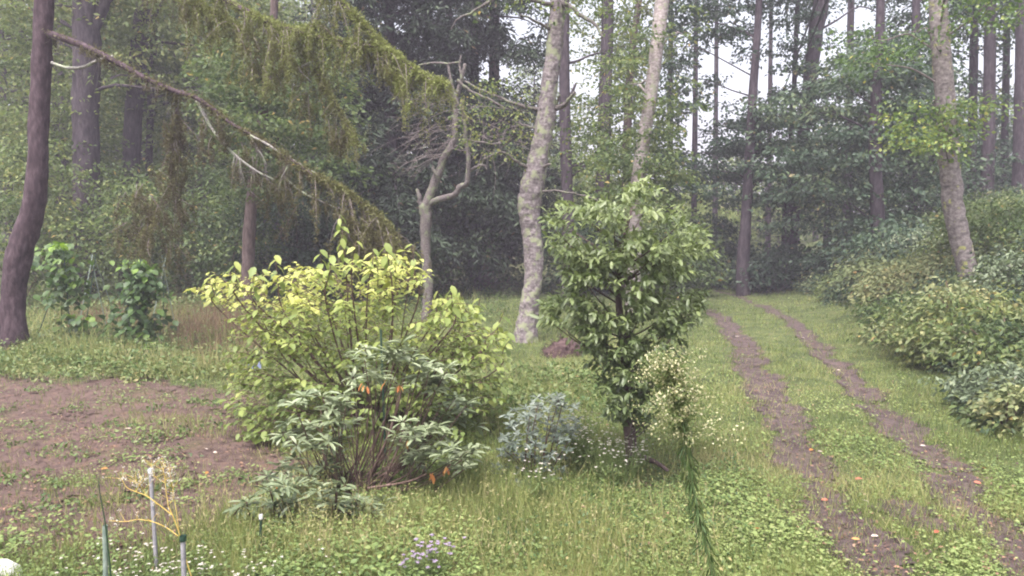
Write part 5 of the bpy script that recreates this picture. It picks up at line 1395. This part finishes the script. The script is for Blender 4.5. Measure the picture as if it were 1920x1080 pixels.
spots += list(zip(rng.uniform(190, 640, 18), rng.uniform(985, 1085, 18)))
for px, py in spots:
    flower_plant('small white flower head on a thin green stem at lower left', px, py + 60, rng.uniform(4.2, 4.6), rng.integers(2, 6), .035, rng.uniform(.17, .32), 'white_fl', .011, 'small white flowers at lower left', 'white_flower', 'flower', 8)
# dried brown head
dh = ground(P(846, 1010, 5.4)[0], 5.4)
dt = thing('dried_flower_head', 'dried brown flower head on a short stalk above the purple flowers', 'flower', dh)
hd_ = P(843, 985, 5.4)
stem(dt, [dh, (dh + hd_) / 2, hd_], [.005, .005, .004], 'stem', 'stalk')
mb = MB(); k = 26; th = rng.uniform(0, 6.28, k)
add_leaves(mb, np.repeat(hd_[None], k, 0) + rng.normal(0, .008, (k, 3)), np.stack([np.cos(th) * .6, np.sin(th) * .6, rng.normal(-.2, .9, k)], -1), rng.normal(0, 1, (k, 3)), .055, .02, rng.uniform(0, .6, k), 'lance')
mb.build('withered_petals', M['litter'], dt, kind='stuff')
# white stone in the corner
M['white_stone'] = plain_mat('white_stone', (.62, .60, .60), (.75, .73, .74), .7, 12)
ws = ground(P(10, 1090, 4.6)[0], 4.6)
mb = MB(); uu, vv = np.meshgrid(np.linspace(0, 2 * math.pi, 12, endpoint=False), np.linspace(-.25, .999, 7))
hv = np.stack([np.cos(uu) * np.cos(vv * 1.57) * .12, np.sin(uu) * np.cos(vv * 1.57) * .10, np.sin(vv * 1.57) * .13], -1).reshape(-1, 3) * (1 + rng.normal(0, .04, (84, 1)))
ii = np.arange(6)[:, None] * 12; jj = np.arange(12)[None]; kk = (jj + 1) % 12
mb.add(hv, np.concatenate([np.stack([ii + jj, ii + kk, ii + 12 + kk], -1).reshape(-1, 3), np.stack([ii + jj, ii + 12 + kk, ii + 12 + jj], -1).reshape(-1, 3)]))
so = mb.build('white_stone', M['white_stone'], smooth=True); so.location = ws + np.array((-.02, 0, .02)); so['label'] = 'white rounded stone in the bottom left corner'; so['category'] = 'stone'

# ---- small weeds on the garden soil
spots = [(370, 722), (420, 736), (370, 757), (250, 757), (300, 768), (60, 812), (20, 772), (395, 805), (315, 852), (120, 912), (250, 945), (335, 862), (285, 722), (75, 735), (30, 905), (210, 800), (150, 770), (455, 775), (430, 905), (300, 925), (180, 945), (60, 960), (350, 815), (110, 850), (400, 760), (5, 840), (160, 860), (280, 830)]
for (px, py) in spots:
    g = G(px, py); t = thing('soil_weed', 'small green weed tuft growing on the bare garden soil', 'weed', g, 'small weeds on the garden soil')
    mb = MB(); k = rng.integers(4, 9)
    cc = g + np.stack([rng.normal(0, .10, k), rng.normal(0, .10, k), rng.uniform(.02, .08, k)], -1)
    sprays(mb, cc, .07, 12, .045, .022, np.clip(rng.normal(.55, .15, k), 0, 1), .2, .3, shape='lance')
    mb.build('leaves', M['weed'], t, kind='stuff')

# ---- fallen leaves big enough to see one by one
FL = [(1610, 905, 'red', .10, 'large orange-red fallen leaf on the grass between the wheel ruts'), (1546, 945, 'red', .075, 'red fallen leaf on the near left wheel rut'), (1622, 947, 'pale', .075, 'pale fallen leaf right of the red one on the near left rut'), (1756, 1006, 'red', .085, 'bright red fallen leaf on the grass near the bottom right'),
      (1521, 850, 'orange', .085, 'orange fallen leaf on the left rut, half way down'), (1537, 853, 'pale', .06, 'small pale fallen leaf right of the orange one on the left rut'), (1640, 1014, 'pale', .07, 'pale fallen leaf on the left rut near the bottom edge'), (1832, 912, 'red', .08, 'red fallen leaf beside the right rut at the right side'),
      (1604, 1020, 'orange', .07, 'orange fallen leaf left of the near left rut'), (1730, 842, 'pale', .07, 'pale fallen leaf on the right rut, half way down'), (1572, 698, 'pale', .10, 'pale fallen leaf on the right rut beyond the young tree'), (1505, 636, 'pale', .13, 'pale fallen leaf far up the right rut'), (1382, 634, 'pale', .12, 'pale fallen leaf far up the left rut'), (1845, 885, 'orange', .06, 'small orange fallen leaf right of the right rut'),
      (240, 810, 'pale', .09, 'whitish fallen leaf in the middle of the garden soil'), (386, 848, 'pale', .08, 'pinkish fallen leaf on the soil, upper of two near the shrub'), (403, 855, 'pale', .07, 'pinkish fallen leaf on the soil, lower of two near the shrub'), (196, 886, 'orange', .075, 'orange-pink fallen leaf left of the pale grey stake tip'), (388, 894, 'orange', .07, 'orange fallen leaf on the soil left of the rhododendron'), (1420, 1000, 'orange', .06, 'orange fallen leaf in the grass right of the tall weed')]
for px, py, mt, L_, lb in FL:
    g = G(px, py); th = rng.uniform(0, 6.28)
    a, s_, n_ = leaf_frames(np.array([(math.cos(th), math.sin(th), .12)]), np.array([(rng.normal(0, .35), rng.normal(-.35, .3), 1.0)]))
    o = bpy.data.objects.new('fallen_leaf', leaf_mesh(mt, 'lance', (.25, .5, .75)[int(px) % 3])); COL.objects.link(o)
    a, s_, n_ = a[0], s_[0], n_[0]; L_ *= .85; W_ = L_ * .5; c = g + np.array((0, 0, .04)) - a * L_ / 2
    o.matrix_world = Matrix(((a[0] * L_, s_[0] * W_, n_[0] * L_, c[0]), (a[1] * L_, s_[1] * W_, n_[1] * L_, c[1]), (a[2] * L_, s_[2] * W_, n_[2] * L_, c[2]), (0, 0, 0, 1)))
    o['label'] = lb; o['category'] = 'leaf'; o['group'] = 'fallen leaves on track and soil'

# ---- overhead cables crossing in front of the leaning trunk
M['cable'] = plain_mat('black_cable', (.012, .012, .014), (.02, .02, .022), .6)
for (a, b, lb) in (((1556, -60), (1440, 240), 'left of two dark overhead cables slanting down past the leaning trunk'), ((1574, -60), (1450, 250), 'right of two dark overhead cables slanting down past the leaning trunk')):
    p0, p1 = P(a[0], a[1], 19), P(b[0], b[1], 62)
    d = p1 - p0
    pts = [p0 - d * .25, p0, p0 + d * .35 - np.array((0, 0, .12)), p0 + d * .7 - np.array((0, 0, .1)), p1, p1 + d * .3]
    mb = MB(); v, t = tube(pts, .032, 6, 6); mb.add(v, t)
    o = mb.build('overhead_cable', M['cable'], smooth=True); o['label'] = lb; o['category'] = 'cable'; o['group'] = 'overhead cables'

finish_heroes()

# ------------------------------------------------------------------ misty air
def haze():
    m, N, L = new_mat('misty_air')
    v = N.new('ShaderNodeVolumePrincipled')
    v.inputs['Color'].default_value = (.90, .83, 1.0, 1)
    v.inputs['Density'].default_value = HAZE_DENSITY
    v.inputs['Anisotropy'].default_value = 0.0
    o = N.new('ShaderNodeOutputMaterial'); L.new(v.outputs[0], o.inputs['Volume'])
    x0, x1, y0, y1, z0, z1 = -310, 310, -70, 310, -2, 34
    vs = np.array([(x, y, z) for z in (z0, z1) for y in (y0, y1) for x in (x0, x1)], float)
    fs = np.array([(0, 2, 3, 1), (4, 5, 7, 6), (0, 1, 5, 4), (1, 3, 7, 5), (3, 2, 6, 7), (2, 0, 4, 6)])
    me = make_mesh('haze', vs, fs, m)
    o = bpy.data.objects.new('haze', me); COL.objects.link(o); o['kind'] = 'stuff'
HAZE_DENSITY = 0.0024
haze()
